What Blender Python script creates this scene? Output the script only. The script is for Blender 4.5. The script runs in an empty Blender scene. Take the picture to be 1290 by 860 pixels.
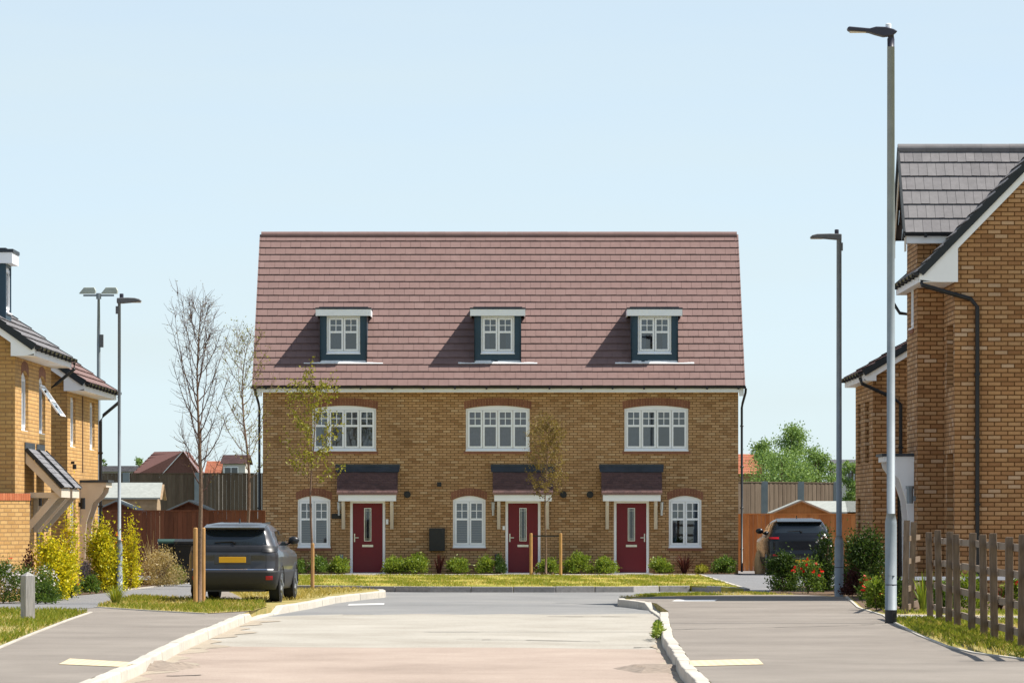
import bpy, math, random
from mathutils import Vector, Matrix
R = math.radians
random.seed(7)
scene = bpy.context.scene
COL = scene.collection
# ---------------------------------------------------------------- view constants (real distances from photo scale)
FPX, CX, HZ, EYE = 6450.0, 645.0, 649.0, 1.7
def at(x, y, s):                       # s = pixels per metre at that depth
    return Vector(((x-CX)/s, FPX/s, EYE+(HZ-y)/s))
def gp(x, y, z=0.0):                   # a point of the ground seen at pixel x, y
    s = (y-HZ)/(EYE-z)
    return Vector(((x-CX)/s, FPX/s, z))
ROADZ = -0.14
UP = Vector((0, 0, 1))

# ---------------------------------------------------------------- node helpers
class NT:
    def __init__(self, name):
        self.mat = bpy.data.materials.new(name); self.mat.use_nodes = True
        self.t = self.mat.node_tree; self.t.nodes.clear()
        self.out = self.n('ShaderNodeOutputMaterial')
    def n(self, typ, **kw):
        nd = self.t.nodes.new(typ)
        for k, v in kw.items(): setattr(nd, k, v)
        return nd
    def l(self, a, b): self.t.links.new(a, b)
    def coord(self, kind='Object'): return self.n('ShaderNodeTexCoord').outputs[kind]
    def noise(self, scale, detail=4, vec=None, rough=.6):
        nd = self.n('ShaderNodeTexNoise'); nd.inputs['Scale'].default_value = scale
        nd.inputs['Detail'].default_value = detail; nd.inputs['Roughness'].default_value = rough
        self.l(vec if vec is not None else self.coord(), nd.inputs['Vector']); return nd.outputs['Fac']
    def mapping(self, vec, scale):
        m = self.n('ShaderNodeMapping'); m.inputs['Scale'].default_value = scale
        self.l(vec, m.inputs['Vector']); return m.outputs['Vector']
    def ramp(self, fac, stops, mode='LINEAR'):
        r = self.n('ShaderNodeValToRGB'); cr = r.color_ramp; cr.interpolation = mode
        while len(cr.elements) < len(stops): cr.elements.new(.5)
        for e, (p, c) in zip(cr.elements, stops):
            e.position = p; e.color = (c[0], c[1], c[2], 1)
        self.l(fac, r.inputs['Fac']); return r.outputs['Color']
    def mix(self, fac, a, b, blend='MIX'):
        m = self.n('ShaderNodeMix', data_type='RGBA', blend_type=blend)
        for s, v in ((m.inputs[0], fac), (m.inputs[6], a), (m.inputs[7], b)):
            if hasattr(v, 'links'): self.l(v, s)
            elif isinstance(v, (int, float)): s.default_value = v
            else: s.default_value = (v[0], v[1], v[2], 1)
        return m.outputs[2]
    def math(self, op, a, b=0.5):
        m = self.n('ShaderNodeMath', operation=op)
        for s, v in ((m.inputs[0], a), (m.inputs[1], b)):
            if hasattr(v, 'links'): self.l(v, s)
            else: s.default_value = v
        return m.outputs[0]
    def bsdf(self, color, rough=.7, metal=0., spec=.4, bump=None, bstr=.2, bdist=.01, coat=0.):
        b = self.n('ShaderNodeBsdfPrincipled')
        if hasattr(color, 'links'): self.l(color, b.inputs['Base Color'])
        else: b.inputs['Base Color'].default_value = (color[0], color[1], color[2], 1)
        if hasattr(rough, 'links'): self.l(rough, b.inputs['Roughness'])
        else: b.inputs['Roughness'].default_value = rough
        b.inputs['Metallic'].default_value = metal
        b.inputs['Specular IOR Level'].default_value = spec
        b.inputs['Coat Weight'].default_value = coat
        b.inputs['Coat Roughness'].default_value = .05
        if bump is not None:
            bn = self.n('ShaderNodeBump'); bn.inputs['Strength'].default_value = bstr
            bn.inputs['Distance'].default_value = bdist
            self.l(bump, bn.inputs['Height']); self.l(bn.outputs[0], b.inputs['Normal'])
        self.l(b.outputs[0], self.out.inputs[0]); return b
def mul(c, k): return tuple(min(1, v*k) for v in c)

def plain(name, c, rough=.6, var=.15, scale=6., metal=0., spec=.4, bstr=.1, coat=0.):
    n = NT(name); f = n.noise(scale, 5)
    n.bsdf(n.ramp(f, [(.3, mul(c, 1-var)), (.7, mul(c, 1+var))]), rough, metal, spec, f, bstr, .01, coat)
    return n.mat
def island(name, cols, rough=.7, scale=10., var=.18, spec=.3, stretch=(1, 1, 1), bstr=.15):
    """colour varies from piece to piece (tile, board, brick) plus grain"""
    n = NT(name); rnd = n.n('ShaderNodeNewGeometry').outputs['Random Per Island']
    k = len(cols)-1
    c = n.ramp(rnd, [(i/k, cc) for i, cc in enumerate(cols)])
    f = n.noise(scale, 5, n.mapping(n.coord(), stretch))
    c = n.mix(1., c, n.ramp(f, [(.25, (1-var,)*3), (.75, (1+var,)*3)]), 'MULTIPLY')
    n.bsdf(c, rough, 0, spec, f, bstr, .01); return n.mat
def brick(name, cols, mortar, bw=.225, rh=.075, rough=.85, ms=.011):
    n = NT(name); uv = n.coord('UV')
    b = n.n('ShaderNodeTexBrick'); n.l(uv, b.inputs['Vector'])
    b.inputs['Color1'].default_value = (0, 0, 0, 1); b.inputs['Color2'].default_value = (1, 1, 1, 1)
    b.inputs['Scale'].default_value = 1; b.inputs['Brick Width'].default_value = bw
    b.inputs['Row Height'].default_value = rh; b.inputs['Mortar Size'].default_value = ms
    b.inputs['Mortar Smooth'].default_value = .3
    k = len(cols)-1
    c = n.ramp(b.outputs['Color'], [(i/k, cc) for i, cc in enumerate(cols)])
    f = n.noise(.55, 7, uv); g = n.noise(30, 4, uv)
    c = n.mix(1., c, n.ramp(f, [(.3, (.80, .80, .81)), (.7, (1.15, 1.14, 1.12))]), 'MULTIPLY')
    c = n.mix(1., c, n.ramp(g, [(.2, (.8, .8, .8)), (.8, (1.15, 1.15, 1.15))]), 'MULTIPLY')
    c = n.mix(b.outputs['Fac'], c, mortar)
    h = n.math('SUBTRACT', 1., b.outputs['Fac'])
    n.bsdf(c, rough, 0, .2, h, .5, .006); return n.mat
def leafmat(name, c1, c2, trans=.35):
    n = NT(name); rnd = n.n('ShaderNodeNewGeometry').outputs['Random Per Island']
    c = n.ramp(rnd, [(0, c1), (1, c2)])
    d = n.n('ShaderNodeBsdfDiffuse'); t = n.n('ShaderNodeBsdfTranslucent')
    n.l(c, d.inputs[0]); n.l(n.mix(1., c, (1.25, 1.2, .7), 'MULTIPLY'), t.inputs[0])
    g = n.n('ShaderNodeBsdfGlossy'); g.inputs['Roughness'].default_value = .45; g.inputs[0].default_value = (1, 1, 1, 1)
    m = n.n('ShaderNodeMixShader'); m.inputs[0].default_value = trans
    n.l(d.outputs[0], m.inputs[1]); n.l(t.outputs[0], m.inputs[2])
    m2 = n.n('ShaderNodeMixShader'); m2.inputs[0].default_value = .015
    n.l(m.outputs[0], m2.inputs[1]); n.l(g.outputs[0], m2.inputs[2])
    n.l(m2.outputs[0], n.out.inputs[0]); return n.mat
def glassmat(name, tint=(.34, .45, .58), refl=.10):
    n = NT(name); tr = n.n('ShaderNodeBsdfTransparent'); tr.inputs[0].default_value = (*tint, 1)
    g = n.n('ShaderNodeBsdfGlossy'); g.inputs['Roughness'].default_value = .01
    fr = n.n('ShaderNodeFresnel'); fr.inputs[0].default_value = 1.5
    m = n.n('ShaderNodeMixShader'); n.l(n.math('ADD', fr.outputs[0], refl), m.inputs[0])
    n.l(tr.outputs[0], m.inputs[1]); n.l(g.outputs[0], m.inputs[2]); n.l(m.outputs[0], n.out.inputs[0])
    return n.mat

BUFF = [(.33, .178, .08), (.44, .256, .122), (.49, .292, .145), (.54, .332, .172), (.46, .268, .128), (.60, .41, .235)]
M = {}
M['brick'] = brick('buff_brick', BUFF, (.15, .09, .042))
M['brick_right'] = brick('amber_brick', [(.31, .155, .068), (.40, .212, .098), (.45, .245, .115), (.48, .275, .13), (.42, .222, .102), (.51, .305, .155), (.57, .40, .27)], (.125, .06, .022), .268, .0893, ms=.013)
M['brick_left'] = brick('gold_brick', [(.48, .27, .095), (.56, .335, .13), (.60, .375, .15), (.52, .30, .11)], (.30, .18, .085), .25, .08)
M['brick_arch'] = island('red_arch_brick', [(.19, .08, .05), (.26, .115, .07), (.22, .095, .06)], .85)
M['coping'] = island('red_coping_brick', [(.42, .12, .05), (.5, .17, .08)], .85)
M['tile'] = island('concrete_tile_red', [(.193, .124, .114), (.208, .132, .121), (.20, .127, .117), (.216, .14, .129)], .75, 5, .08, .25)
M['tile_grey'] = island('concrete_tile_grey', [(.155, .15, .158), (.20, .193, .2), (.175, .168, .176)], .7, 7, .14, .25)
M['tile_dark'] = island('plain_tile_brown', [(.10, .056, .054), (.13, .074, .07), (.085, .05, .05)], .8, 12, .2)
M['tile_slate'] = island('slate_tile', [(.16, .16, .175), (.22, .22, .235)], .6, 10, .15)
M['tile_far'] = island('old_clay_tile', [(.13, .062, .055), (.19, .09, .075)], .85)
M['tile_orange'] = island('orange_clay_tile', [(.36, .12, .065), (.44, .17, .1)], .85)
M['felt'] = plain('grey_roof_felt', (.33, .35, .33), .9, .12, 8)
M['lead'] = plain('lead_sheet', (.034, .044, .058), .5, .25, 3)
M['dormer'] = plain('dormer_cladding', (.022, .055, .085), .45, .12, 2)
M['white'] = plain('white_upvc', (.89, .91, .95), .35, .03, 3, bstr=.02)
M['cream'] = plain('painted_timber_cream', (.62, .55, .46), .6, .06, 4)
M['stain'] = plain('lime_bloom', (.46, .37, .35), .8, .2, 8)
M['flash'] = plain('white_lead_flashing', (.8, .8, .8), .6, .12, 4)
M['black'] = plain('black_plastic', (.012, .013, .016), .4, .2, 6)
M['verge'] = plain('dark_verge_tile', (.018, .024, .03), .6, .2, 4)
M['door'] = plain('red_door', (.15, .002, .012), .4, .06, 3, bstr=.03)
M['metal'] = plain('brushed_steel', (.6, .6, .58), .3, .1, 10, 1.)
M['glass'] = glassmat('window_glass')
M['glass_dark'] = glassmat('patterned_glass', (.22, .26, .24), .05)
M['carglass'] = plain('tinted_car_glass', (.012, .017, .02), .04, .1, 2, spec=.9, bstr=0)
M['curtain'] = plain('net_curtain', (.36, .37, .40), .9, .12, 9)
M['curtain_grey'] = plain('grey_curtain', (.25, .25, .26), .9, .15, 9)
M['curtain_rose'] = plain('rose_curtain', (.5, .3, .3), .9, .2, 9)
M['blind'] = plain('slatted_blind', (.20, .25, .32), .7, .06, 9)
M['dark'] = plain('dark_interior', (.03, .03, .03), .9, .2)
n = NT('galvanised_steel'); f = n.noise(4., 6); g = n.noise(40., 3)
n.bsdf(n.mix(g, n.ramp(f, [(.3, (.17, .21, .245)), (.7, (.27, .32, .36))]), (.25, .28, .31)), .6, .12, .5, g, .05); M['galv'] = n.mat
M['lampgrey'] = plain('lamp_housing_grey', (.14, .14, .145), .5, .1)
M['lampdark'] = plain('lamp_housing_dark', (.035, .035, .055), .45, .15)
M['fence_orange'] = island('new_fence_board', [(.40, .155, .05), (.5, .22, .08), (.44, .18, .06), (.34, .13, .045)], .8, 6, .2, .2, (3, 3, .5))
M['fence_brown'] = island('stained_fence_board', [(.15, .05, .026), (.2, .07, .036), (.17, .06, .03), (.12, .042, .022)], .8, 6, .2, .2, (3, 3, .5))
M['fence_grey'] = island('weathered_fence_board', [(.105, .075, .055), (.14, .105, .078), (.12, .088, .064), (.16, .12, .09)], .9, 5, .25, .2, (3, 3, .4))
M['rail'] = island('weathered_rail_timber', [(.125, .09, .066), (.18, .135, .1), (.15, .11, .082)], .9, 8, .35, .2, (4, 4, .6))
M['rail_pale'] = island('pale_rail_timber', [(.21, .165, .13), (.27, .215, .175), (.24, .19, .15)], .9, 8, .35, .2, (4, 4, .6))
M['stake'] = island('round_stake_timber', [(.42, .23, .09), (.47, .27, .11)], .8, 8, .25, .2, (4, 4, .5))
M['bollard'] = island('grey_oak', [(.3, .29, .28), (.34, .33, .315)], .9, 9, .4, .2, (5, 5, .35))
M['shedwood'] = island('tan_shiplap', [(.30, .21, .13), (.35, .25, .16)], .85, 6, .2)
M['bark'] = plain('sapling_bark', (.17, .11, .075), .9, .35, 30)
M['bark_red'] = plain('twig_bark', (.085, .045, .035), .9, .3, 30)
M['bark_pale'] = plain('pale_bark', (.33, .27, .2), .9, .35, 30)
M['tyre'] = plain('tyre_rubber', (.016, .016, .017), .8, .2, 20)
M['rim'] = plain('alloy', (.35, .36, .37), .35, .1, 10, 1.)
M['carpaint'] = plain('grey_metallic_paint', (.048, .048, .053), .32, .04, 3, .35, .45, 0, .5)
M['carpaint_dark'] = plain('navy_metallic_paint', (.006, .008, .012), .25, .04, 3, .0, .35, 0, .15)
M['cladding'] = plain('dark_car_plastic', (.022, .022, .024), .6, .1, 20)
M['redlens'] = plain('red_lens', (.35, .008, .012), .2, .1, 3)
M['plate'] = plain('yellow_plate', (.80, .42, .015), .4, .03, 3, bstr=0)
M['chrome'] = plain('bright_trim', (.75, .75, .75), .15, .02, 3, 1.)
M['binblack'] = plain('bin_plastic', (.012, .014, .016), .55, .15, 8)
M['bingreen'] = plain('bin_lid_green', (.015, .05, .035), .5, .15, 8)
M['sack'] = plain('canvas_sack', (.55, .36, .19), .9, .2, 8, bstr=.5)
M['floodlight'] = plain('floodlight_housing', (.46, .5, .46), .5, .1)
M['render'] = plain('pale_render', (.6, .58, .55), .9, .08)

# grounds
def groundmat(name, stops, scale, rough=.95, fine=60, fv=.25, stretch=(1, 1, 1), bstr=.3):
    n = NT(name); co = n.mapping(n.coord(), stretch)
    a = n.noise(scale, 6, co, .65); b = n.noise(fine, 3)
    c = n.mix(1., n.ramp(a, stops), n.ramp(b, [(.25, (1-fv,)*3), (.75, (1+fv,)*3)]), 'MULTIPLY')
    n.bsdf(c, rough, 0, .2, b, bstr, .02); return n.mat
M['ground'] = groundmat('field_grass', [(.3, (.07, .085, .03)), (.7, (.14, .13, .06))], .3)
M['lawn'] = groundmat('lawn_turf', [(.34, (.18, .21, .025)), (.5, (.33, .30, .05)), (.66, (.46, .34, .09))], .55, fv=.35)
M['verge_turf'] = groundmat('verge_turf', [(.3, (.13, .15, .04)), (.5, (.30, .25, .085)), (.7, (.46, .34, .17))], 1.2, fv=.4)
M['soil'] = groundmat('bed_soil', [(.3, (.09, .06, .04)), (.7, (.19, .13, .085))], 3., fv=.4)
M['paving'] = groundmat('pavement_asphalt', [(.28, (.19, .168, .148)), (.5, (.236, .21, .185)), (.72, (.28, .25, .22))], .8, .9, 90, .22, (.6, .45, 1))
M['paving_grey'] = groundmat('path_asphalt', [(.28, (.17, .172, .18)), (.72, (.235, .235, .24))], 1.2, .9, 90, .2)
M['asphalt'] = groundmat('road_asphalt', [(.28, (.18, .182, .185)), (.5, (.225, .226, .226)), (.72, (.265, .262, .256))], .5, .9, 90, .2, (.6, .45, 1))
M['concrete'] = groundmat('dusty_road_base', [(.25, (.275, .218, .182)), (.5, (.355, .285, .24)), (.75, (.42, .345, .292))], .8, .95, 55, .3, (.6, .4, 1))
M['path_gravel'] = groundmat('front_path', [(.3, (.3, .28, .26)), (.7, (.42, .39, .36))], 2., fv=.3)
M['kerb'] = island('kerb_concrete', [(.47, .44, .385), (.54, .50, .44), (.5, .465, .40), (.44, .415, .37)], .9, 14, .16)
M['kerb_grey'] = island('kerb_grey_concrete', [(.25, .245, .24), (.31, .30, .295), (.28, .27, .265)], .9, 14, .22)
n = NT('tactile_buff'); u = n.coord('UV'); w = n.n('ShaderNodeTexWave'); w.inputs['Scale'].default_value = 3.2
n.l(u, w.inputs['Vector'])
n.bsdf(n.mix(n.noise(9.), n.ramp(w.outputs[1], [(.3, (.56, .45, .27)), (.7, (.66, .56, .37))]), (.6, .5, .34)), .85); M['tactile'] = n.mat
M['concrete_pale'] = groundmat('worn_road_base', [(.25, (.30, .275, .235)), (.5, (.37, .345, .302)), (.75, (.43, .405, .36))], .8, .95, 55, .3, (.6, .4, 1))
M['dust'] = groundmat('gutter_dust', [(.3, (.31, .265, .21)), (.7, (.42, .36, .285))], 2., fv=.25)
M['linepaint'] = plain('worn_white_paint', (.7, .7, .69), .8, .2, 9)
M['dirt'] = plain('dirt_heap', (.26, .21, .17), .95, .3, 12, bstr=.6)
# foliage
M['leaf_green'] = leafmat('leaf_green', (.09, .16, .018), (.27, .33, .045))
M['leaf_dark'] = leafmat('leaf_dark', (.016, .045, .01), (.07, .115, .025))
M['leaf_mid'] = leafmat('leaf_mid', (.05, .105, .018), (.16, .24, .045))
M['leaf_yellow'] = leafmat('leaf_golden', (.24, .28, .015), (.80, .68, .03))
M['leaf_sapling'] = leafmat('leaf_sapling', (.16, .17, .02), (.34, .32, .05))
M['leaf_brown'] = leafmat('leaf_bronze', (.16, .115, .03), (.30, .23, .08))
M['leaf_far'] = leafmat('leaf_far', (.12, .21, .06), (.27, .38, .13))
M['leaf_red'] = leafmat('leaf_purple', (.035, .012, .016), (.11, .035, .03))
M['leaf_grey'] = leafmat('leaf_lavender', (.12, .12, .15), (.19, .16, .22))
M['straw'] = leafmat('straw', (.33, .25, .11), (.5, .42, .24))
M['grass'] = leafmat('grass_blade', (.13, .19, .018), (.34, .35, .05))
M['grass_dry'] = leafmat('grass_blade_dry', (.28, .25, .06), (.6, .49, .18))
M['petal_white'] = leafmat('petal_white', (.6, .55, .55), (.8, .72, .74))
M['petal_red'] = leafmat('petal_red', (.5, .008, .006), (.72, .025, .014))
M['petal_orange'] = leafmat('petal_orange', (.7, .13, .01), (.8, .3, .04))

# ---------------------------------------------------------------- mesh builder
ORG = {}
class Fr:
    """a wall frame: u to the right seen from outside, z up, w out of the wall"""
    def __init__(self, o, n):
        self.o = Vector(o); self.n = Vector(n).normalized(); self.e = UP.cross(self.n)
    def p(self, u, z, w=0.): return self.o + self.e*u + self.n*w + UP*z
class MB:
    def __init__(self): self.v = []; self.f = []; self.m = []
    def poly(self, pts, mi=0):
        b = len(self.v); self.v += [tuple(p) for p in pts]; self.f.append(tuple(range(b, b+len(pts)))); self.m.append(mi); return self
    def raw(self, vs, fs, mi=0):
        b = len(self.v); self.v += [tuple(p) for p in vs]
        for f in fs: self.f.append(tuple(i+b for i in f)); self.m.append(mi)
        return self
    def hexa(self, c, mi=0):           # 8 corners: bottom loop 0-3, top loop 4-7
        return self.raw(c, [(3, 2, 1, 0), (4, 5, 6, 7), (0, 1, 5, 4), (1, 2, 6, 5), (2, 3, 7, 6), (3, 0, 4, 7)], mi)
    def box(self, x0, x1, y0, y1, z0, z1, mi=0):
        return self.hexa([(x0, y0, z0), (x1, y0, z0), (x1, y1, z0), (x0, y1, z0), (x0, y0, z1), (x1, y0, z1), (x1, y1, z1), (x0, y1, z1)], mi)
    def fbox(self, F, u0, u1, z0, z1, w0, w1, mi=0):
        p = F.p
        return self.hexa([p(u0, z0, w1), p(u1, z0, w1), p(u1, z0, w0), p(u0, z0, w0), p(u0, z1, w1), p(u1, z1, w1), p(u1, z1, w0), p(u0, z1, w0)], mi)
    def bar(self, a, b, wd, ht, up=UP, mi=0):   # beam from a to b
        a = Vector(a); b = Vector(b); d = (b-a).normalized(); s = d.cross(up).normalized()*(wd/2); t = s.cross(d).normalized()*(ht/2)
        return self.hexa([a-s-t, a+s-t, b+s-t, b-s-t, a-s+t, a+s+t, b+s+t, b-s+t], mi)
    def tube(self, pts, rad, n=8, mi=0, cap=True):
        pts = [Vector(p) for p in pts]; b = len(self.v); k = len(pts)
        if not hasattr(rad, '__len__'): rad = [rad]*k
        ref = Vector((.31, .17, .93))
        for i, p in enumerate(pts):
            d = (pts[min(i+1, k-1)]-pts[max(i-1, 0)]).normalized()
            if abs(d.dot(ref)) > .98: ref = Vector((1, .1, 0))
            s = d.cross(ref).normalized(); t = d.cross(s)
            for j in range(n):
                a = 2*math.pi*j/n; self.v.append(tuple(p+(s*math.cos(a)+t*math.sin(a))*rad[i]))
        for i in range(k-1):
            for j in range(n):
                self.f.append((b+i*n+j, b+i*n+(j+1) % n, b+(i+1)*n+(j+1) % n, b+(i+1)*n+j)); self.m.append(mi)
        if cap:
            self.f.append(tuple(b+j for j in range(n))); self.m.append(mi)
            self.f.append(tuple(b+(k-1)*n+j for j in reversed(range(n)))); self.m.append(mi)
        return self
    def prism(self, pts, ext, mi=0):   # polygon extruded by a vector
        pts = [Vector(p) for p in pts]; ext = Vector(ext); k = len(pts); b = len(self.v)
        self.v += [tuple(p) for p in pts]+[tuple(p+ext) for p in pts]
        self.f.append(tuple(b+i for i in range(k))); self.m.append(mi)
        self.f.append(tuple(b+k+i for i in reversed(range(k)))); self.m.append(mi)
        for i in range(k):
            j = (i+1) % k; self.f.append((b+i, b+k+i, b+k+j, b+j)); self.m.append(mi)
        return self
    def leaf(self, p, d, up, L, W, mi=0):
        s = d.cross(up); s = s.normalized()*(W/2) if s.length > 1e-5 else Vector((W/2, 0, 0))
        m = p+d*(L*.45); self.poly((p, m+s, p+d*L, m-s), mi)
    def obj(self, name, mats, parent=None, world=True, smooth=False, uv=False, bevel=0.):
        me = bpy.data.meshes.new(name); vs = self.v
        if parent is not None and world:
            o = ORG[parent.name]; ox, oy, oz = o; vs = [(x-ox, y-oy, z-oz) for x, y, z in vs]
        me.from_pydata(vs, [], self.f)
        if not isinstance(mats, (list, tuple)): mats = [mats]
        for m in mats: me.materials.append(M[m])
        if len(mats) > 1: me.polygons.foreach_set('material_index', self.m)
        if smooth: me.polygons.foreach_set('use_smooth', [True]*len(me.polygons))
        if uv:
            lay = me.uv_layers.new(name='UVMap').data
            for p in me.polygons:
                nn = p.normal; t = UP.cross(nn)
                t = t.normalized() if t.length > .05 else Vector((1, 0, 0)); q = nn.cross(t)
                for li in p.loop_indices:
                    c = Vector(self.v[me.loops[li].vertex_index]); lay[li].uv = (c.dot(t), c.dot(q))
        me.update(); ob = bpy.data.objects.new(name, me); COL.objects.link(ob)
        if parent is not None:
            ob.parent = parent; ORG[ob.name] = ORG[parent.name]
        else: ORG[ob.name] = (0, 0, 0)
        if bevel:
            bm = ob.modifiers.new('Bevel', 'BEVEL'); bm.width = bevel; bm.segments = 2; bm.limit_method = 'ANGLE'
        return ob
def thing(name, label, cat, loc, group=None, rz=0.):
    o = bpy.data.objects.new(name, None); COL.objects.link(o); o.empty_display_size = .2
    o.location = loc; o.rotation_euler = (0, 0, rz); o['label'] = label; o['category'] = cat
    if group: o['group'] = group
    ORG[o.name] = tuple(loc); return o
def tag(o, label, cat, group=None):
    o['label'] = label; o['category'] = cat
    if group: o['group'] = group
    return o
def struct(o, kind='structure', label=None):
    o['kind'] = kind
    if label: o['label'] = label
    return o
def rv(a=1.): return Vector((random.uniform(-a, a), random.uniform(-a, a), random.uniform(-a, a)))
def runit():
    while True:
        v = rv()
        if .05 < v.length < 1: return v.normalized()

# ---------------------------------------------------------------- building helpers
def arc(o, u):
    u0, u1, z0, z1, r = o; c = (u0+u1)/2; h = (u1-u0)/2
    return z1 + r*(1-((u-c)/h)**2)
def facade(mb, F, width, ztop, ops, depth=.11, z0=-.15):
    cuts = {0., width}
    for o in ops:
        k = 8 if o[4] > 0 else 1
        for i in range(k+1): cuts.add(o[0]+(o[1]-o[0])*i/k)
    cuts = sorted(cuts)
    for a, b in zip(cuts, cuts[1:]):
        if b-a < 1e-6: continue
        mid = (a+b)/2; here = sorted([o for o in ops if o[0] < mid < o[1]], key=lambda o: o[2])
        la, lb = z0, z0
        for o in here:
            if o[2] > la+1e-5: mb.poly([F.p(a, la), F.p(b, lb), F.p(b, o[2]), F.p(a, o[2])])
            la, lb = arc(o, a), arc(o, b)
        mb.poly([F.p(a, la), F.p(b, lb), F.p(b, ztop), F.p(a, ztop)])
    for o in ops:
        u0, u1, s0, s1, r = o
        mb.poly([F.p(u0, s0), F.p(u0, s1), F.p(u0, s1, -depth), F.p(u0, s0, -depth)])
        mb.poly([F.p(u1, s0), F.p(u1, s0, -depth), F.p(u1, s1, -depth), F.p(u1, s1)])
        mb.poly([F.p(u0, s0), F.p(u0, s0, -depth), F.p(u1, s0, -depth), F.p(u1, s0)])
        k = 8 if r > 0 else 1
        for i in range(k):
            a = u0+(u1-u0)*i/k; b = u0+(u1-u0)*(i+1)/k
            mb.poly([F.p(a, arc(o, a)), F.p(b, arc(o, b)), F.p(b, arc(o, b), -depth), F.p(a, arc(o, a), -depth)])
def arch(F, o, parent, th=.225, extra=.05):
    u0, u1, z0, z1, r = o; k = max(9, int((u1-u0+2*extra)/.078)); mb = MB()
    big = (u0-extra, u1+extra, z0, z1-.012, r+.012)
    slope = .16
    for i in range(k):
        a = big[0]+(big[1]-big[0])*(i+.06)/k; b = big[0]+(big[1]-big[0])*(i+.94)/k
        za, zb = arc(big, a), arc(big, b); c = (u0+u1)/2
        sa, sb = (a-c)*slope*r/.12*.5, (b-c)*slope*r/.12*.5
        pts = [F.p(a, za, .006), F.p(b, zb, .006), F.p(b+sb*.2, zb+th, .006), F.p(a+sa*.2, za+th, .006)]
        mb.prism(pts, F.n*-.02)
    return mb.obj('brick_arch', 'brick_arch', parent)
def curtain_mesh(F, u0, u1, z0, z1, w, kind):
    mb = MB()
    if kind == 'blind':
        k = int((z1-z0)/.05)
        for i in range(k):
            z = z0+(z1-z0)*i/k; mb.fbox(F, u0, u1, z+.004, z+.042, w-.012, w)
        return mb
    k = max(6, int((u1-u0)/.045)); pr = None
    for i in range(k+1):
        u = u0+(u1-u0)*i/k; q = (F.p(u, z0, w+.03*math.sin(i*1.7)), F.p(u, z1, w+.02*math.sin(i*1.7+.4)))
        if pr: mb.poly((pr[0], q[0], q[1], pr[1]))
        pr = q
    return mb
def window(F, o, parent, ncas=2, cur=None, split=.6, bars=True, tilt=None, sill=True, name='window', inset=0.):
    if inset: F = Fr(F.o-F.n*inset, F.n)
    u0, u1, z0, z1, r = o; mb = MB(); gl = MB(); fw = .05
    A, B = -.10, -.035
    mb.fbox(F, u0, u0+fw, z0, z1, A, B); mb.fbox(F, u1-fw, u1, z0, z1, A, B)
    mb.fbox(F, u0+fw, u1-fw, z0, z0+fw+.02, A, B); mb.fbox(F, u0+fw, u1-fw, z1-fw, z1, A, B)
    mb.fbox(F, u0-.01, u1+.01, z0-.02, z0+.012, A, .03)
    if r > 0:
        k = 8; pts = [F.p(u0+(u1-u0)*i/k, arc(o, u0+(u1-u0)*i/k)-.002, B-.004) for i in range(k+1)]
        mb.prism([F.p(u0, z1, B-.004)]+pts[1:-1]+[F.p(u1, z1, B-.004)], F.n*-.06)
    a0, b0 = u0+fw, u1-fw; cw = (b0-a0)/ncas; sf = .052; g = .006
    zb, zt = z0+fw+.02, z1-fw
    for i in range(ncas):
        a, b = a0+cw*i+g, a0+cw*(i+1)-g
        if tilt == i: continue
        q0, q1 = -.095, -.022
        mb.fbox(F, a, a+sf, zb+g, zt-g, q0, q1); mb.fbox(F, b-sf, b, zb+g, zt-g, q0, q1)
        mb.fbox(F, a+sf, b-sf, zb+g, zb+g+sf, q0, q1); mb.fbox(F, a+sf, b-sf, zt-g-sf, zt-g, q0, q1)
        x0, x1, y0, y1 = a+sf, b-sf, zb+g+sf, zt-g-sf
        zs = y0+(y1-y0)*split
        if bars:
            mb.fbox(F, x0, x1, zs-.03, zs+.03, q0+.005, q1-.005)
            zm = (zs+.03+y1)/2; xm = (x0+x1)/2
            mb.fbox(F, xm-.011, xm+.011, zs+.03, y1, -.066, -.038); mb.fbox(F, x0, xm-.011, zm-.011, zm+.011, -.066, -.038); mb.fbox(F, xm+.011, x1, zm-.011, zm+.011, -.066, -.038)
        gl.poly([F.p(x0-.004, y0-.004, -.055), F.p(x1+.004, y0-.004, -.055), F.p(x1+.004, y1+.004, -.055), F.p(x0-.004, y1+.004, -.055)])
    w = mb.obj(name, 'white', parent)
    if gl.v: gl.obj('pane', 'glass', w)
    if cur:
        spans = {'open': [(.0, .24), (.76, 1.)], 'left': [(0, .5)], 'right': [(.55, 1)]}.get(cur[1], [(0, 1)])
        for s in spans:
            curtain_mesh(F, u0+.03+(u1-u0-.06)*s[0], u0+.03+(u1-u0-.06)*s[1], z0+.03, z1-.03, -.2, cur[0]).obj('blind' if cur[0] == 'blind' else 'curtain', cur[0], w)
    if sill:
        sm = MB(); sm.fbox(F, u0-.06, u1+.06, z0-.1, z0-.023, -.02, .025); sm.obj('window_sill', 'brick_arch', w)
    return w
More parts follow.
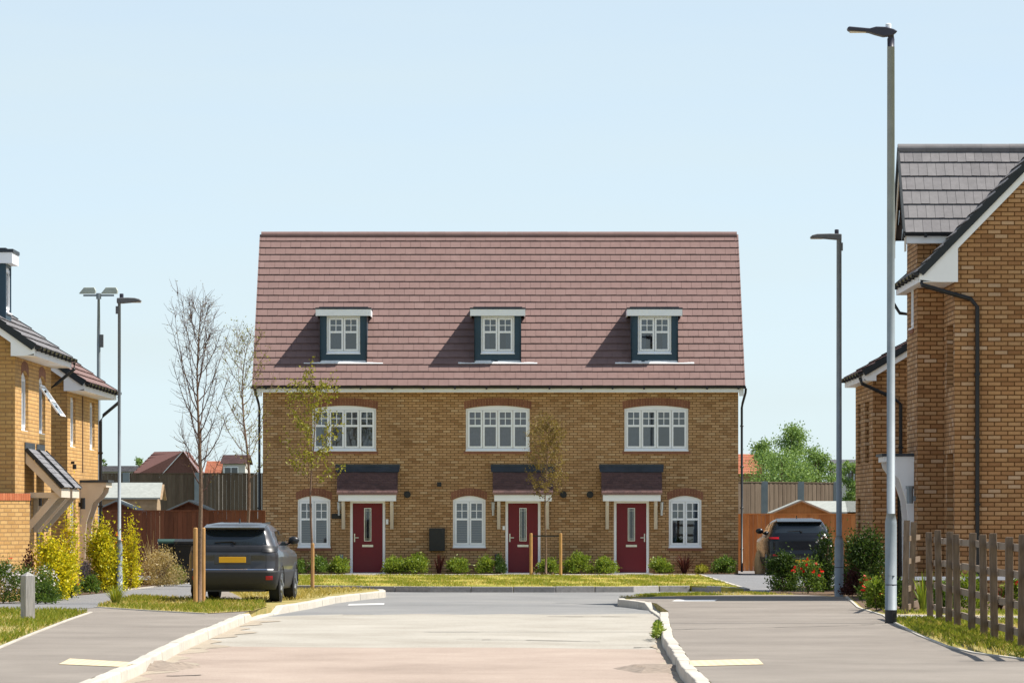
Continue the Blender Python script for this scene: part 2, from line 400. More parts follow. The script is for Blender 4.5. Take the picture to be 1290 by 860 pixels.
def roof(mb, O, ea, eu, L, S, tw, gauge, th=.035, mi=0, jit=.003):
    O = Vector(O); ea = Vector(ea).normalized(); eu = Vector(eu).normalized(); en = ea.cross(eu)
    if en.z < 0: en = -en
    rows = int(math.ceil(S/gauge-1e-6)); gauge = S/rows
    for i in range(rows):
        x = -tw*(.5 if i % 2 else 0.)+0.
        while x < L-1e-6:
            a, b = max(0, x)+.003, min(L, x+tw)-.003; x += tw
            if b-a < .01: continue
            y0 = i*gauge; y1 = min((i+1)*gauge+.05, S); j = random.uniform(-jit, jit); k = random.uniform(-jit, jit)
            def P(p, q, c): return O+ea*p+eu*q+en*c
            vs = [P(a, y0+j, 0), P(b, y0+k, 0), P(b, y0+k, th+k), P(a, y0+j, th+j), P(b, y1, .008), P(a, y1, .008), P(b, y1, 0), P(a, y1, 0)]
            if th > .03: vs[0] = P(a, y0+j+.03, 0); vs[1] = P(b, y0+k+.03, 0)
            mb.raw(vs, [(0, 1, 2, 3), (3, 2, 4, 5), (1, 6, 4, 2), (0, 3, 5, 7)], mi)
    return mb
def ridge(mb, a, b, r=.11, seg=.45):
    a = Vector(a); b = Vector(b); L = (b-a).length; k = max(1, int(L/seg)); d = (b-a)/k
    for i in range(k):
        mb.tube([a+d*(i+.002), a+d*(i+.998)], r+random.uniform(-.002, .002), 18)
def gutter(F, u0, u1, z, w, r=.06):
    mb = MB(); n_ = 7; pts = []
    prof = [(w+r*math.cos(t), z-r*math.sin(t)) for t in [math.pi*i/n_ for i in range(n_+1)]]
    prof += [(w-r+.008, z), ]+[(w+(r-.008)*math.cos(t), z-(r-.008)*math.sin(t)) for t in [math.pi*(n_-i)/n_ for i in range(n_+1)]]
    mb.prism([F.p(u0, q, p) for p, q in prof], F.e*(u1-u0))
    mb.fbox(F, u0-.004, u0+.012, z-r, z, w-r, w+r); mb.fbox(F, u1-.012, u1+.004, z-r, z, w-r, w+r)
    u = u0+.4
    while u < u1:
        mb.fbox(F, u, u+.05, z-r-.025, z-.002, w-r, w+r+.012); u += .92
    return mb
# ================================================================ THE GROUND
def sheet(name, pts, mat, z=None, kind='structure'):
    mb = MB(); mb.poly([(p[0], p[1], p[2] if z is None else z) for p in pts]); o = mb.obj(name, mat); return struct(o, kind)
def slab(name, pts, mat, z0, z1):
    mb = MB(); mb.prism([(p[0], p[1], z1) for p in pts], (0, 0, z0-z1)); return struct(mb.obj(name, mat))
def G(lst, z=0.): return [gp(x, y, z) for x, y in lst]
sheet('ground', [(-900, -50, -.25), (900, -50, -.25), (900, 3500, -.25), (-900, 3500, -.25)], 'ground')
sheet('road', [(-70, 10, ROADZ), (70, 10, ROADZ), (70, 124, ROADZ), (-70, 124, ROADZ)], 'asphalt')
far = [gp(x, y, ROADZ) for x, y in [(330, 777), (372, 775.2), (430, 773.6), (476, 774.2), (530, 773), (590, 774), (640, 773.2), (700, 774), (760, 773.4), (800, 772.6), (835, 773.4)]]
sheet('road_base', [(-9, 30, 0), (9, 30, 0), (far[-1].x+.5, far[-1].y-.1, 0)]+list(reversed(far))+[(far[0].x-.5, far[0].y, 0)], 'concrete_pale', ROADZ+.005)
near = [gp(x, y, ROADZ) for x, y in [(150, 812.4), (230, 813.5), (300, 814.6), (380, 815.3), (470, 816.), (560, 815.7), (640, 815.9), (700, 816.6), (760, 817.6), (850, 818.4), (930, 818.8)]]
sheet('road_base', [(-9, 30, 0), (9, 30, 0)]+list(reversed(near)), 'concrete', ROADZ+.009)
# kerb lines, road-side top edge, near to far
KL = G([(20, 905), (105, 866), (176, 836), (228, 809), (272, 790), (302, 778), (320, 771), (334, 767.5), (352, 764), (372, 760.5), (394, 757), (424, 751), (455, 747.3), (486, 744.3)])
KLend = G([(487, 743), (484, 741.8), (470, 741.2), (440, 740.9)])
KR = G([(935, 910), (880, 864), (856, 840), (846, 822), (833, 801), (829.5, 777), (830, 769.5), (824, 765.5), (816, 759.5), (803, 757.3), (791, 756), (779, 755)])
KRend = G([(777, 753.5), (779, 752), (800, 749.7), (840, 747.6), (930, 745.8)])
left_block = [(-70, KL[0].y, 0)]+[p+Vector((-.165, .0, 0)) for p in KL]+[p+Vector((-.08, 0, 0)) for p in KLend]+[(-70, KLend[-1].y+.5, 0)]
right_block = [(70, KR[0].y, 0)]+[p+Vector((.165, 0, 0)) for p in KR]+[p+Vector((.05, -.08, 0)) for p in KRend]+[(70, KRend[-1].y-.08, 0)]
slab('verge', left_block, 'verge_turf', -.3, -.006)
slab('verge', right_block, 'verge_turf', -.3, -.006)
def kerb(name, line, mat, side, w=.15, drops=(), stone=.9, gaps=()):
    """row of separate kerb stones; side +1 = body lies to the right of the direction of travel"""
    mb = MB()
    for i, (a, b) in enumerate(zip(line, line[1:])):
        d = (b-a); L = d.length; d = d/L; s = Vector((d.y, -d.x, 0))*side
        k = max(1, round(L/stone))
        if i in gaps: continue
        h = -.105 if i in drops else .004
        for j in range(k):
            p = a+d*(L*j/k+.006); q = a+d*(L*(j+1)/k-.006); t = random.uniform(-.006, .006); o = s*random.uniform(-.006, .008)
            h0 = h1 = h+t
            if i-1 in drops and i not in drops and j == 0: h0 = -.1
            if i+1 in drops and i not in drops and j == k-1: h1 = -.1
            P = [p+o, q+o, q+o+s*w, p+o+s*w]
            mb.hexa([(v.x, v.y, -.3) for v in P]+[(P[0]+s*.02).to_tuple()[:2]+(h0,), (P[1]+s*.02).to_tuple()[:2]+(h1,), (P[2].x, P[2].y, h1), (P[3].x, P[3].y, h0)])
    return struct(mb.obj(name, mat, bevel=.018))
kerb('kerb', KL+KLend[:2], 'kerb', -1, .17, drops=(6, 7))
kerb('kerb', KR+KRend[:1], 'kerb', 1, .17, drops=(6, 7))
kerb('kerb', KRend, 'kerb_grey', 1, .15)
# left pavement, with grass patches lying on it
KLi = [p+Vector((-.16, 0, 0)) for p in KL[:8]]
pl = G([(-120, 872)])+KLi+G([(312, 757), (290, 745), (264, 733.5), (228, 735.5), (165, 742.5), (148, 745), (95, 750), (60, 756), (0, 757.5), (-120, 758)])
sheet('pavement', pl, 'paving', .0)
sheet('path', G([(-120, 766), (0, 767), (70, 767.5), (128, 765), (150, 756), (262, 757), (262, 733.8), (228, 736), (165, 743), (148, 745.5), (95, 750.5), (60, 756.5), (0, 758), (-120, 758.5)]), 'paving_grey', .005)
GA = G([(-110, 768), (0, 768), (66, 768.5), (112, 770.5), (84, 780), (40, 797), (0, 813.5), (-110, 860)])
GB = G([(121, 764), (142, 757.5), (168, 751.5), (262, 755), (330, 757.5), (337, 764), (318, 769.5), (262, 772.5), (190, 768.5)])
sheet('verge', GA, 'verge_turf', .010); sheet('verge', GB, 'verge_turf', .010)
def edging(line, w=.05, mat='kerb', z=.016):
    mb = MB()
    for a, b in zip(line, line[1:]):
        d = (b-a).normalized(); s = Vector((d.y, -d.x, 0))*w; k = max(1, int((b-a).length/.9)); e = (b-a)/k
        for j in range(k):
            p = a+e*(j+.01); q = a+e*(j+.99)
            mb.hexa([(v.x, v.y, -.1) for v in (p, q, q+s, p+s)]+[(v.x, v.y, z) for v in (p, q, q+s, p+s)])
    return struct(mb.obj('path_edging', mat))
edging(G([(-110, 861), (0, 814.3), (40, 797.8), (84, 780.8), (113, 771)])); edging(G([(121, 764.6), (190, 769.2), (262, 773)]))
edging(G([(262, 733.3), (228, 735), (165, 742), (148, 744.6)]), .06)
# bed in front of the left houses
bl = G([(-120, 757.6), (0, 757), (60, 755.6), (95, 749.6), (148, 744.6), (165, 742), (228, 735)])
sheet('flower_bed', bl+[(-7.2, 135, 0), (-30, 135, 0), (-30, bl[0].y, 0)], 'soil', .004)
# right pavement
KRi = [p+Vector((.17, .0, 0)) for p in KR[:-1]]
RE = [(1068, 751.5), (1083, 765), (1090, 767.5), (1115, 775), (1130, 785), (1160, 800), (1195, 814), (1230, 822.5), (1290, 830), (1420, 843)]
pr = G([(1420, 915)])[:1]+KRi+G([(792, 754.6), (800, 753), (830, 750.6), (930, 749), (1010, 748.6)])+G(RE)
sheet('pavement', pr, 'paving', .0)
edging(G(RE[:7]), .05); edging(G(RE[6:]), .05)
sheet('path', G([(1112, 773.2), (1420, 777.5), (1420, 783), (1128, 779.5)]), 'path_gravel', .002)
sheet('flower_bed', G([(968, 746.5), (1072, 751), (1086, 764), (1118, 772), (1150, 770), (1420, 772), (1420, 752), (1120, 738), (985, 726)]), 'soil', -.001)
def tactile(pts, label):
    mb = MB(); mb.poly(pts); o = mb.obj('tactile_paving', 'tactile', uv=True); return tag(o, label, 'paving strip', 'tactile crossing strips')
tactile([p+Vector((0, 0, .006)) for p in G([(74, 836.5), (156, 840), (172, 834.5), (88, 829.3)])], 'buff tactile paving strip on the pavement beside the wooden bollard')
tactile([p+Vector((0, 0, .006)) for p in G([(870, 839.2), (962, 836.8), (955, 829.8), (868, 832)])], 'buff tactile paving strip on the pavement in front of the tall lamp post')
# dirt at the left gutter
mb = MB(); c = gp(205, 842, ROADZ)
ring = [c+Vector((.42*math.cos(a)*(1+.2*math.sin(3*a)), 1.6*math.sin(a), 0)) for a in [2*math.pi*i/16 for i in range(16)]]
top = [c+(p-c)*.45+Vector((0, 0, .07+random.uniform(-.02, .02))) for p in ring]
for i in range(16): mb.poly([ring[i], ring[(i+1) % 16], top[(i+1) % 16], top[i]])
mb.poly(top); struct(mb.obj('dirt', 'dirt', smooth=True), 'stuff')
mb = MB(); c = gp(822, 844, ROADZ)
ring = [c+Vector((.46*math.cos(a)*(1+.2*math.sin(3*a)), 1.5*math.sin(a), 0)) for a in [2*math.pi*i/16 for i in range(16)]]
top = [c+(p-c)*.45+Vector((0, 0, .05+random.uniform(-.02, .02))) for p in ring]
for i in range(16): mb.poly([ring[i], ring[(i+1) % 16], top[(i+1) % 16], top[i]])
mb.poly(top); struct(mb.obj('dirt', 'dirt', smooth=True), 'stuff')
def gutter_dust(line, wmax, sgn):
    mb = MB(); P = []
    for a, b in zip(line, line[1:]):
        n_ = max(2, int((b-a).length/.5)); P += [a.lerp(b, j/n_) for j in range(n_)]
    W = [abs(wmax*(.5+.3*math.sin(i*.37)+.25*math.sin(i*1.13+1))) for i in range(len(P))]
    for (a, b, w0, w1) in zip(P, P[1:], W, W[1:]): mb.poly([(a.x, a.y, ROADZ+.012), (b.x, b.y, ROADZ+.012), (b.x+sgn*w1, b.y, ROADZ+.012), (a.x+sgn*w0, a.y, ROADZ+.012)])
    struct(mb.obj('dirt', 'dust'), 'stuff')
gutter_dust(KL[:7], .5, 1); gutter_dust(KR[:6], .16, -1)
# worn marks, cracks and a thin dark pavement line
def flat(name, pts, mat, z): sheet(name, pts, mat, z)
flat('road_marking', [gp(x, y, ROADZ) for x, y in [(438, 762.4), (484, 761.2), (484, 759.6), (440, 760.6)]], 'linepaint', ROADZ+.006)
flat('road_marking', G([(846, 757.2), (900, 757), (904, 755), (852, 755.3)]), 'linepaint', .006)
def dark_line(pts, z, wd=.035, mat='black'):
    mb = MB(); p0 = None; P = []
    for a, b in zip(pts, pts[1:]):
        for j in range(6): P.append(a.lerp(b, j/6)+Vector((0, random.uniform(-.12, .12), 0)))
    for a, b in zip(P, P[1:]):
        w = Vector((0, wd*random.uniform(.4, 1.6)*3, 0)); mb.poly([(q.x, q.y, z) for q in (a-w, b-w, b+w, a+w)])
    struct(mb.obj('ground_line', mat))
for pts in ([(432, 774.5), (478, 774.3)], [(690, 776.5), (826, 777.2)], [(575, 806), (640, 806.4), (780, 809)], [(798, 816), (828, 815.2)], [(240, 817), (281, 816.4)], [(210, 852), (262, 850.8)]):
    dark_line([gp(x, y, ROADZ) for x, y in pts], ROADZ+.014, .02, 'dark')
dark_line(G([(848, 792.6), (930, 791), (1020, 789), (1118, 786)]), .004, .012, 'dark')  # thin dark line across the right pavement, kerb to lamp foot
# terrace frontage
TY = 150.0
tb = [(-70, gp(0, 736).y, 0)]+G([(0, 736), (250, 736.2), (370, 737), (540, 738.3), (700, 738.4), (799, 738.2), (831, 737.4), (870, 737.2), (908, 738.6), (937, 741.2)])
TXR = tb[-1].x
slab('lawn', [(p[0], p[1]+.08, 0) for p in tb]+[(TXR, 172, 0), (-70, 172, 0)], 'lawn', -.3, 0)
kerb('kerb', [Vector(p) for p in tb[1:]], 'kerb_grey', -1, .15)
yk = tb[-1].y
mb = MB(); mb.poly([(TXR+.01, yk-.9, ROADZ+.004), (14, yk-.9, ROADZ+.004), (14, yk+5, 0), (TXR+.01, yk+5, 0)]); mb.poly([(TXR+.01, yk+5, 0), (14, yk+5, 0), (14, 172, 0), (TXR+.01, 172, 0)])
struct(mb.obj('driveway', 'paving_grey'))
edging([Vector((TXR+.0, yk+.2, 0)), Vector((TXR-.02, 147.2, 0))], .09)
sheet('path', [(-7.4, 146.3, 0), (TXR-.1, 146.3, 0), (TXR-.1, 148.2, 0), (-7.4, 148.2, 0)], 'path_gravel', .006)
sheet('flower_bed', [(-7.4, 148.2, 0), (6.7, 148.2, 0), (6.7, 149.99, 0), (-7.4, 149.99, 0)], 'soil', .008)
for x in (463.2, 658.3, 795): X = (x-CX)/43; sheet('path', [(X-.62, 148.2, 0), (X+.62, 148.2, 0), (X+.62, 149.98, 0), (X-.62, 149.98, 0)], 'path_gravel', .013)
sheet('yard', [(-30, 124.5, 0), (-7.4, 124.5, 0), (-7.4, 171, 0), (-30, 171, 0)], 'paving_grey', .004)

# ================================================================ THE TERRACE
terr = thing('terraced_houses', 'long brick terrace with three red doors under one brown tiled roof', 'house', (0, TY, 0))
F0 = Fr((-7.30, TY, 0), (0, -1, 0)); TW = 13.93
def U(x): return (x-331)/43
ff = [(U(x), U(x)+1.87, 3.6, 4.83, .09) for x in (393.3, 586.8, 786.5)]
gf = [(U(x), U(x)+.955, .77, 2.16, .12) for x in (375, 570.5, 842.5)]
dr = [(U(x), U(x)+1.03, 0., 2.13, 0.) for x in (440.9, 636.6, 773.2)]
mb = MB(); facade(mb, F0, TW, 5.42, ff+gf+dr, .12)
XL, XR, YB = -7.30, 6.63, 159.0
ez, er, ey = 5.47, 10.14, TY-.42
slope = (er-ez)/(154.2-ey)
for X, sgn in ((XL, -1), (XR, 1)):
    pts = [(X, TY, -.1), (X, TY, 5.42), (X, 154.2, er-.12), (X, 158.4, 5.42), (X, 158.4, -.1)]
    mb.poly(pts if sgn < 0 else pts[::-1])
mb.poly([(XR, 158.4, -.1), (XL, 158.4, -.1), (XL, 158.4, 5.42), (XR, 158.4, 5.42)])
mb.obj('wall', 'brick', terr, uv=True)
mb = MB(); mb.poly([(XL+.1, TY+.2, 2.6), (XR-.1, TY+.2, 2.6), (XR-.1, 158, 2.6), (XL+.1, 158, 2.6)]); mb.poly([(XL+.1, TY+4, 0), (XR-.1, TY+4, 0), (XR-.1, TY+4, 5.4), (XL+.1, TY+4, 5.4)])
mb.poly([(XL+.1, TY+.2, 5.41), (XR-.1, TY+.2, 5.41), (XR-.1, 158, 5.41), (XL+.1, 158, 5.41)]); mb.obj('interior', 'render', terr)
# roof
rx0, rx1 = -7.55, 6.77
mb = MB(); S = math.hypot(154.2-ey, er-ez)
roof(mb, (rx0, ey, ez), (1, 0, 0), (0, 154.2-ey, er-ez), rx1-rx0, S, .30, S/22, .042)
mb.poly([(rx0, ey, ez-.01), (rx1, ey, ez-.01), (rx1, 154.2, er-.01), (rx0, 154.2, er-.01)])
mb.poly([(rx0, 154.2, er), (rx1, 154.2, er), (rx1, 158.9, 5.3), (rx0, 158.9, 5.3)])
rf = mb.obj('roof', 'tile', terr)
mb = MB(); ridge(mb, (rx0, 154.2, er-.02), (rx1, 154.2, er-.02), .12, .45); mb.obj('ridge', 'tile', rf)
for x in (rx0-.045, rx1+.003):
    mb = MB()
    for i in range(22):
        q0, q1 = i/22, (i+1)/22
        a = Vector((x, ey+(154.2-ey)*q0, ez+(er-ez)*q0)); b = Vector((x, ey+(154.2-ey)*q1, ez+(er-ez)*q1)); nn = Vector((0, -slope, 1)).normalized()
        mb.hexa([a-nn*.1, a+Vector((.042, 0, 0))-nn*.1, b+Vector((.042, 0, 0))-nn*.1, b-nn*.1, a+nn*.05, a+Vector((.042, 0, 0))+nn*.05, b+Vector((.042, 0, 0))+nn*.02, b+nn*.02])
    mb.obj('verge_tile', 'tile', rf)
mb = MB(); mb.box(XL-.03, XR+.03, ey+.03, ey+.06, 5.30, 5.46); mb.box(XL-.03, XR+.03, ey+.06, TY+.02, 5.300, 5.318)
mb.obj('fascia', 'white', terr)
for a, b in ((rx0, XL-.033), (XR+.033, rx1)): mb = MB(); mb.box(a, b, ey+.03, TY+.1, 5.2, 5.46); mb.obj('box_end', 'white', terr)
gutter(F0, rx0-XL-.06, rx1-XL+.06, 5.475, .47, .068).obj('gutter', 'black', terr)
for s, X in ((-1, XL), (1, XR)):
    mb = MB(); xx = X+s*.105
    mb.tube([(X+s*.2, ey-.05, 5.41), (X+s*.19, ey-.03, 5.28), (xx+s*.02, TY+.02, 4.98), (xx, TY+.06, 4.85), (xx, TY+.06, .05)], .036, 10)
    for z in (.7, 1.9, 3.1, 4.3): mb.box(xx-.05, xx+.05, TY+.03, TY+.11, z, z+.04)
    mb.obj('downpipe', 'black', terr, smooth=True)
# windows
fcur = [('curtain', 'open'), ('curtain_rose', 'full'), ('curtain_grey', 'left')]
for o, c in zip(ff, fcur): w = window(F0, o, terr, 4, c); arch(F0, o, terr)
for o, c in zip(gf, [('blind', 'full'), ('blind', 'full'), ('curtain', 'open')]): w = window(F0, o, terr, 2, c); arch(F0, o, terr)
# doors
for i, o in enumerate(dr):
    u0, u1, z0, z1, _ = o
    d = MB(); d.fbox(F0, u0+.078, u1-.078, .03, z1-.07, -.1, -.055)
    for zz in (.12, .98): pass
    door = d.obj('door', 'door', terr, bevel=.006)
    fr = MB(); fr.fbox(F0, u0, u0+.075, 0, z1, -.11, -.03); fr.fbox(F0, u1-.075, u1, 0, z1, -.11, -.03); fr.fbox(F0, u0+.075, u1-.075, z1-.07, z1, -.11, -.03); fr.fbox(F0, u0-.01, u1+.01, -.02, .028, -.11, .02)
    fr.obj('door_frame', 'white', door)
    c = (u0+u1)/2 + .0; gmb = MB(); gmb.fbox(F0, c-.085, c+.085, .97, 1.9, -.0545, -.050); gmb.obj('door_glass', 'glass_dark', door)
    bk = MB(); bk.fbox(F0, c-.08, c+.08, .98, 1.89, -.0549, -.0546); bk.obj('patterned_film', 'curtain_grey', door)
    ld = MB()
    for a, b in ((c-.105, c-.085), (c+.085, c+.105)): ld.fbox(F0, a, b, .95, 1.92, -.055, -.043)
    ld.fbox(F0, c-.085, c+.085, 1.9, 1.92, -.055, -.043); ld.fbox(F0, c-.085, c+.085, .95, .97, -.055, -.043)
    for a in (c-.05, c+.05): ld.fbox(F0, a-.004, a+.004, .97, 1.9, -.05, -.047)
    for z in (1.02, 1.84): ld.fbox(F0, c-.085, c+.085, z-.004, z+.004, -.05, -.0465)
    ld.obj('glazing_bead', 'door' if False else 'metal', door)
    lp = MB(); lp.fbox(F0, c-.16, c+.16, .78, .845, -.055, -.043); lp.fbox(F0, c-.14, c+.14, .795, .83, -.043, -.038); lp.obj('letter_plate', 'metal', door)
    hx = u0+.13 if i < 2 else u1-.13; sg = 1 if i < 2 else -1
    h = MB(); h.fbox(F0, hx-.015, hx+.015, .93, 1.17, -.055, -.045); h.fbox(F0, min(hx, hx+sg*.12), max(hx, hx+sg*.12), 1.04, 1.062, -.03, -.012); h.fbox(F0, hx-.01, hx+.01, 1.04, 1.062, -.045, -.012); h.obj('handle', 'metal', door)
    # canopy
    c = (u0+u1)/2; P = .63; zt, zb = 3.1, 2.36
    mb = MB(); mb.fbox(F0, c-.84, c+.84, 2.12, 2.3, P-.09, P-.05); mb.fbox(F0, c-.84, c-.80, 2.12, 2.3, .005, P-.09); mb.fbox(F0, c+.80, c+.84, 2.12, 2.3, .005, P-.09); mb.fbox(F0, c-.80, c+.80, 2.2, 2.22, .005, P-.09)
    can = mb.obj('canopy', 'white', terr)
    mb = MB(); O = F0.p(c-.885, zb, P); su = F0.p(c-.885, zt, .02)-O
    roof(mb, O, F0.e, su, 1.77, su.length, .165, .088, .018, 0, .002); mb.poly([O, O+F0.e*1.77, O+F0.e*1.77+su, O+su])
    for q in (0, 1.77): b0 = O+F0.e*q; mb.poly([b0, b0+su, F0.p(c-.885+q, zb, .0)])
    mb.obj('tiled_roof', 'tile_dark', can)
    mb = MB(); e0 = O+Vector((0, 0, -.03)); mb.tube([e0+F0.n*.012, e0+F0.n*.012+F0.e*1.77], .016, 6); mb.obj('eaves_tile', 'tile', can)
    mb = MB(); nn = F0.e.cross(su).normalized(); nn = nn if nn.z > 0 else -nn; q = su.normalized(); tp = F0.p(c-.94, zt+.0, .0)
    a0 = O+su-q*.2+nn*.03-F0.e*.04; a1 = O+su+nn*.03-F0.e*.06
    mb.prism([a0, a0+F0.e*1.85, a1+F0.e*1.89, a1], nn*.012); mb.fbox(F0, c-.945, c+.945, zt-.03, zt+.1, .002, .022); mb.obj('lead_flashing', 'lead', can)
    for s in (-1, 1):
        mb = MB(); ua = c+s*.71-.05; ub = c+s*.71+.05
        mb.fbox(F0, ua, ub, 1.3, 2.12, .004, .09); mb.prism([F0.p(ua+.01, 1.42, .09), F0.p(ua+.01, 2.1, P-.1), F0.p(ua+.01, 1.98, P-.1), F0.p(ua+.01, 1.3, .09)][::-1], F0.e*.08); mb.obj('bracket', 'cream', can)
# small wall fixtures
def fix(name, x0, x1, y0, y1, mat, w=.06):
    mb = MB(); mb.fbox(F0, U(x0), U(x1), (722-y1)/43, (722-y0)/43, .002, w); return mb.obj(name, mat, terr, bevel=.008)
for x in (427, 621.2, 833.3):
    mb = MB(); p = F0.p(U(x), 1.86, .07); mb.tube([p, p+UP*.2], .05, 12); mb.tube([p+UP*.2, p+UP*.23], .06, 12); mb.tube([p-UP*.16, p], .035, 10); mb.fbox(F0, U(x)-.04, U(x)+.04, 1.86, 1.98, .002, .05); mb.obj('wall_lamp', 'metal', terr)
fix('meter_box', 540.6, 560.4, 665, 693.5, 'black', .14); fix('number_plaque', 417.5, 430, 646.5, 653, 'black', .02)
fix('doorbell', 486, 489.2, 653.5, 660, 'white', .03); fix('doorbell', 633, 636, 662, 667, 'white', .03)
fix('air_vent', 550.5, 556, 607, 612.5, 'dark', .02); fix('meter_cover', 427, 432.4, 698, 708, 'galv', .1); fix('meter_cover', 623.5, 629, 697.5, 709, 'lead', .12)
for x in (513, 709.6, 743.2):
    mb = MB(); p = F0.p(U(x), 2.31, .003); mb.tube([p, p+F0.n*.06], .1, 16); mb.tube([p+F0.n*.06, p+F0.n*.075], .075, 16); mb.obj('flue_vent', 'black', terr)
# dormers
DY = 150.28; FD = Fr((0, DY, 0), (0, -1, 0))
def roofz(y): return ez+(y-ey)*slope
for x in (432.6, 627, 824.6):
    X = (x-CX)/42.92; mb = MB(); zt = 7.6; hw = .69; o = (X-.49, X+.49, 6.45, 7.55, 0)
    mb.poly  # body: front with the window hole, cheeks, back to the roof
    def fp(u0, u1, z0, z1): mb.poly([FD.p(u0, z0), FD.p(u1, z0), FD.p(u1, z1), FD.p(u0, z1)])
    fp(X-hw, o[0], 6.0, zt); fp(o[1], X+hw, 6.0, zt); fp(o[0], o[1], 6.0, o[2]); fp(o[0], o[1], o[3], zt)
    for s in (-1, 1):
        mb.poly([(X+s*hw, DY, 6.0), (X+s*hw, DY, zt), (X+s*hw, ey+(zt-ez)/slope+.1, zt), (X+s*hw, ey+(6.0-ez)/slope+.1, 6.0)])
        mb.poly([FD.p(o[0] if s < 0 else o[1], o[2]), FD.p(o[0] if s < 0 else o[1], o[3]), FD.p(o[0] if s < 0 else o[1], o[3], -.12), FD.p(o[0] if s < 0 else o[1], o[2], -.12)])
    for s in (-1, 1): mb.tube([(X+s*(hw-.03), DY-.012, 6.1), (X+s*(hw-.03), DY-.012, zt)], .014, 6)
    d = mb.obj('dormer', 'dormer', terr)
    mb = MB(); mb.box(X-.81, X+.81, DY-.14, DY-.11, 7.55, 7.74)
    for s in (-1, 1): mb.box(min(X+s*.81, X+s*.78), max(X+s*.81, X+s*.78), DY-.11, ey+(7.62-ez)/slope, 7.55, 7.74)
    mb.box(X-.78, X+.78, DY-.11, DY+.3, 7.6, 7.62); mb.obj('fascia', 'white', d)
    mb = MB(); mb.box(X-.82, X+.82, DY-.15, ey+(7.8-ez)/slope, 7.742, 7.79); mb.box(X-.72, X+.72, DY+.1, ey+(7.83-ez)/slope, 7.79, 7.825); mb.obj('flat_roof', 'lead', d)
    window(FD, o, d, 2, ('curtain_grey' if x < 700 else 'curtain', 'left' if x < 500 else 'open'), .58, sill=False)
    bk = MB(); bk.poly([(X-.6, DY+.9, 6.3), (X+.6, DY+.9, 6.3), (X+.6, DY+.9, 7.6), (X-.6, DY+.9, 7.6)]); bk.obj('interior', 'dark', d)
    mb = MB(); nn = Vector((0, -slope, 1)).normalized(); up = Vector((0, 1, slope)).normalized()
    base = Vector((X, ey+(6.12-ez)/slope, 6.12))+nn*.034; k = 24
    for i in range(k):
        a = -1.16+2.32*i/k; b = -1.16+2.32*(i+1)/k
        def hgt(u): return .045+(.12+.06*math.sin(u*5+X*3)+.03*math.sin(u*17+X)+(.1 if u > .05 else 0) if abs(u) < .7 else .012*math.sin(u*9+X))
        ha = hgt((a+b)/2)
        mb.prism([base+Vector((a, 0, 0)), base+Vector((b, 0, 0)), base+Vector((b, 0, 0))+up*ha, base+Vector((a, 0, 0))+up*ha], nn*.014)
    mb.obj('apron_flashing', 'flash', d)
    mb = MB()
    for i in range(9):                                     # lime runs below the flashing
        u = random.uniform(-.45, .5); L = random.uniform(.08, .3); w = random.uniform(.015, .05); p = base+Vector((u, 0, 0))-nn*.004
        pass
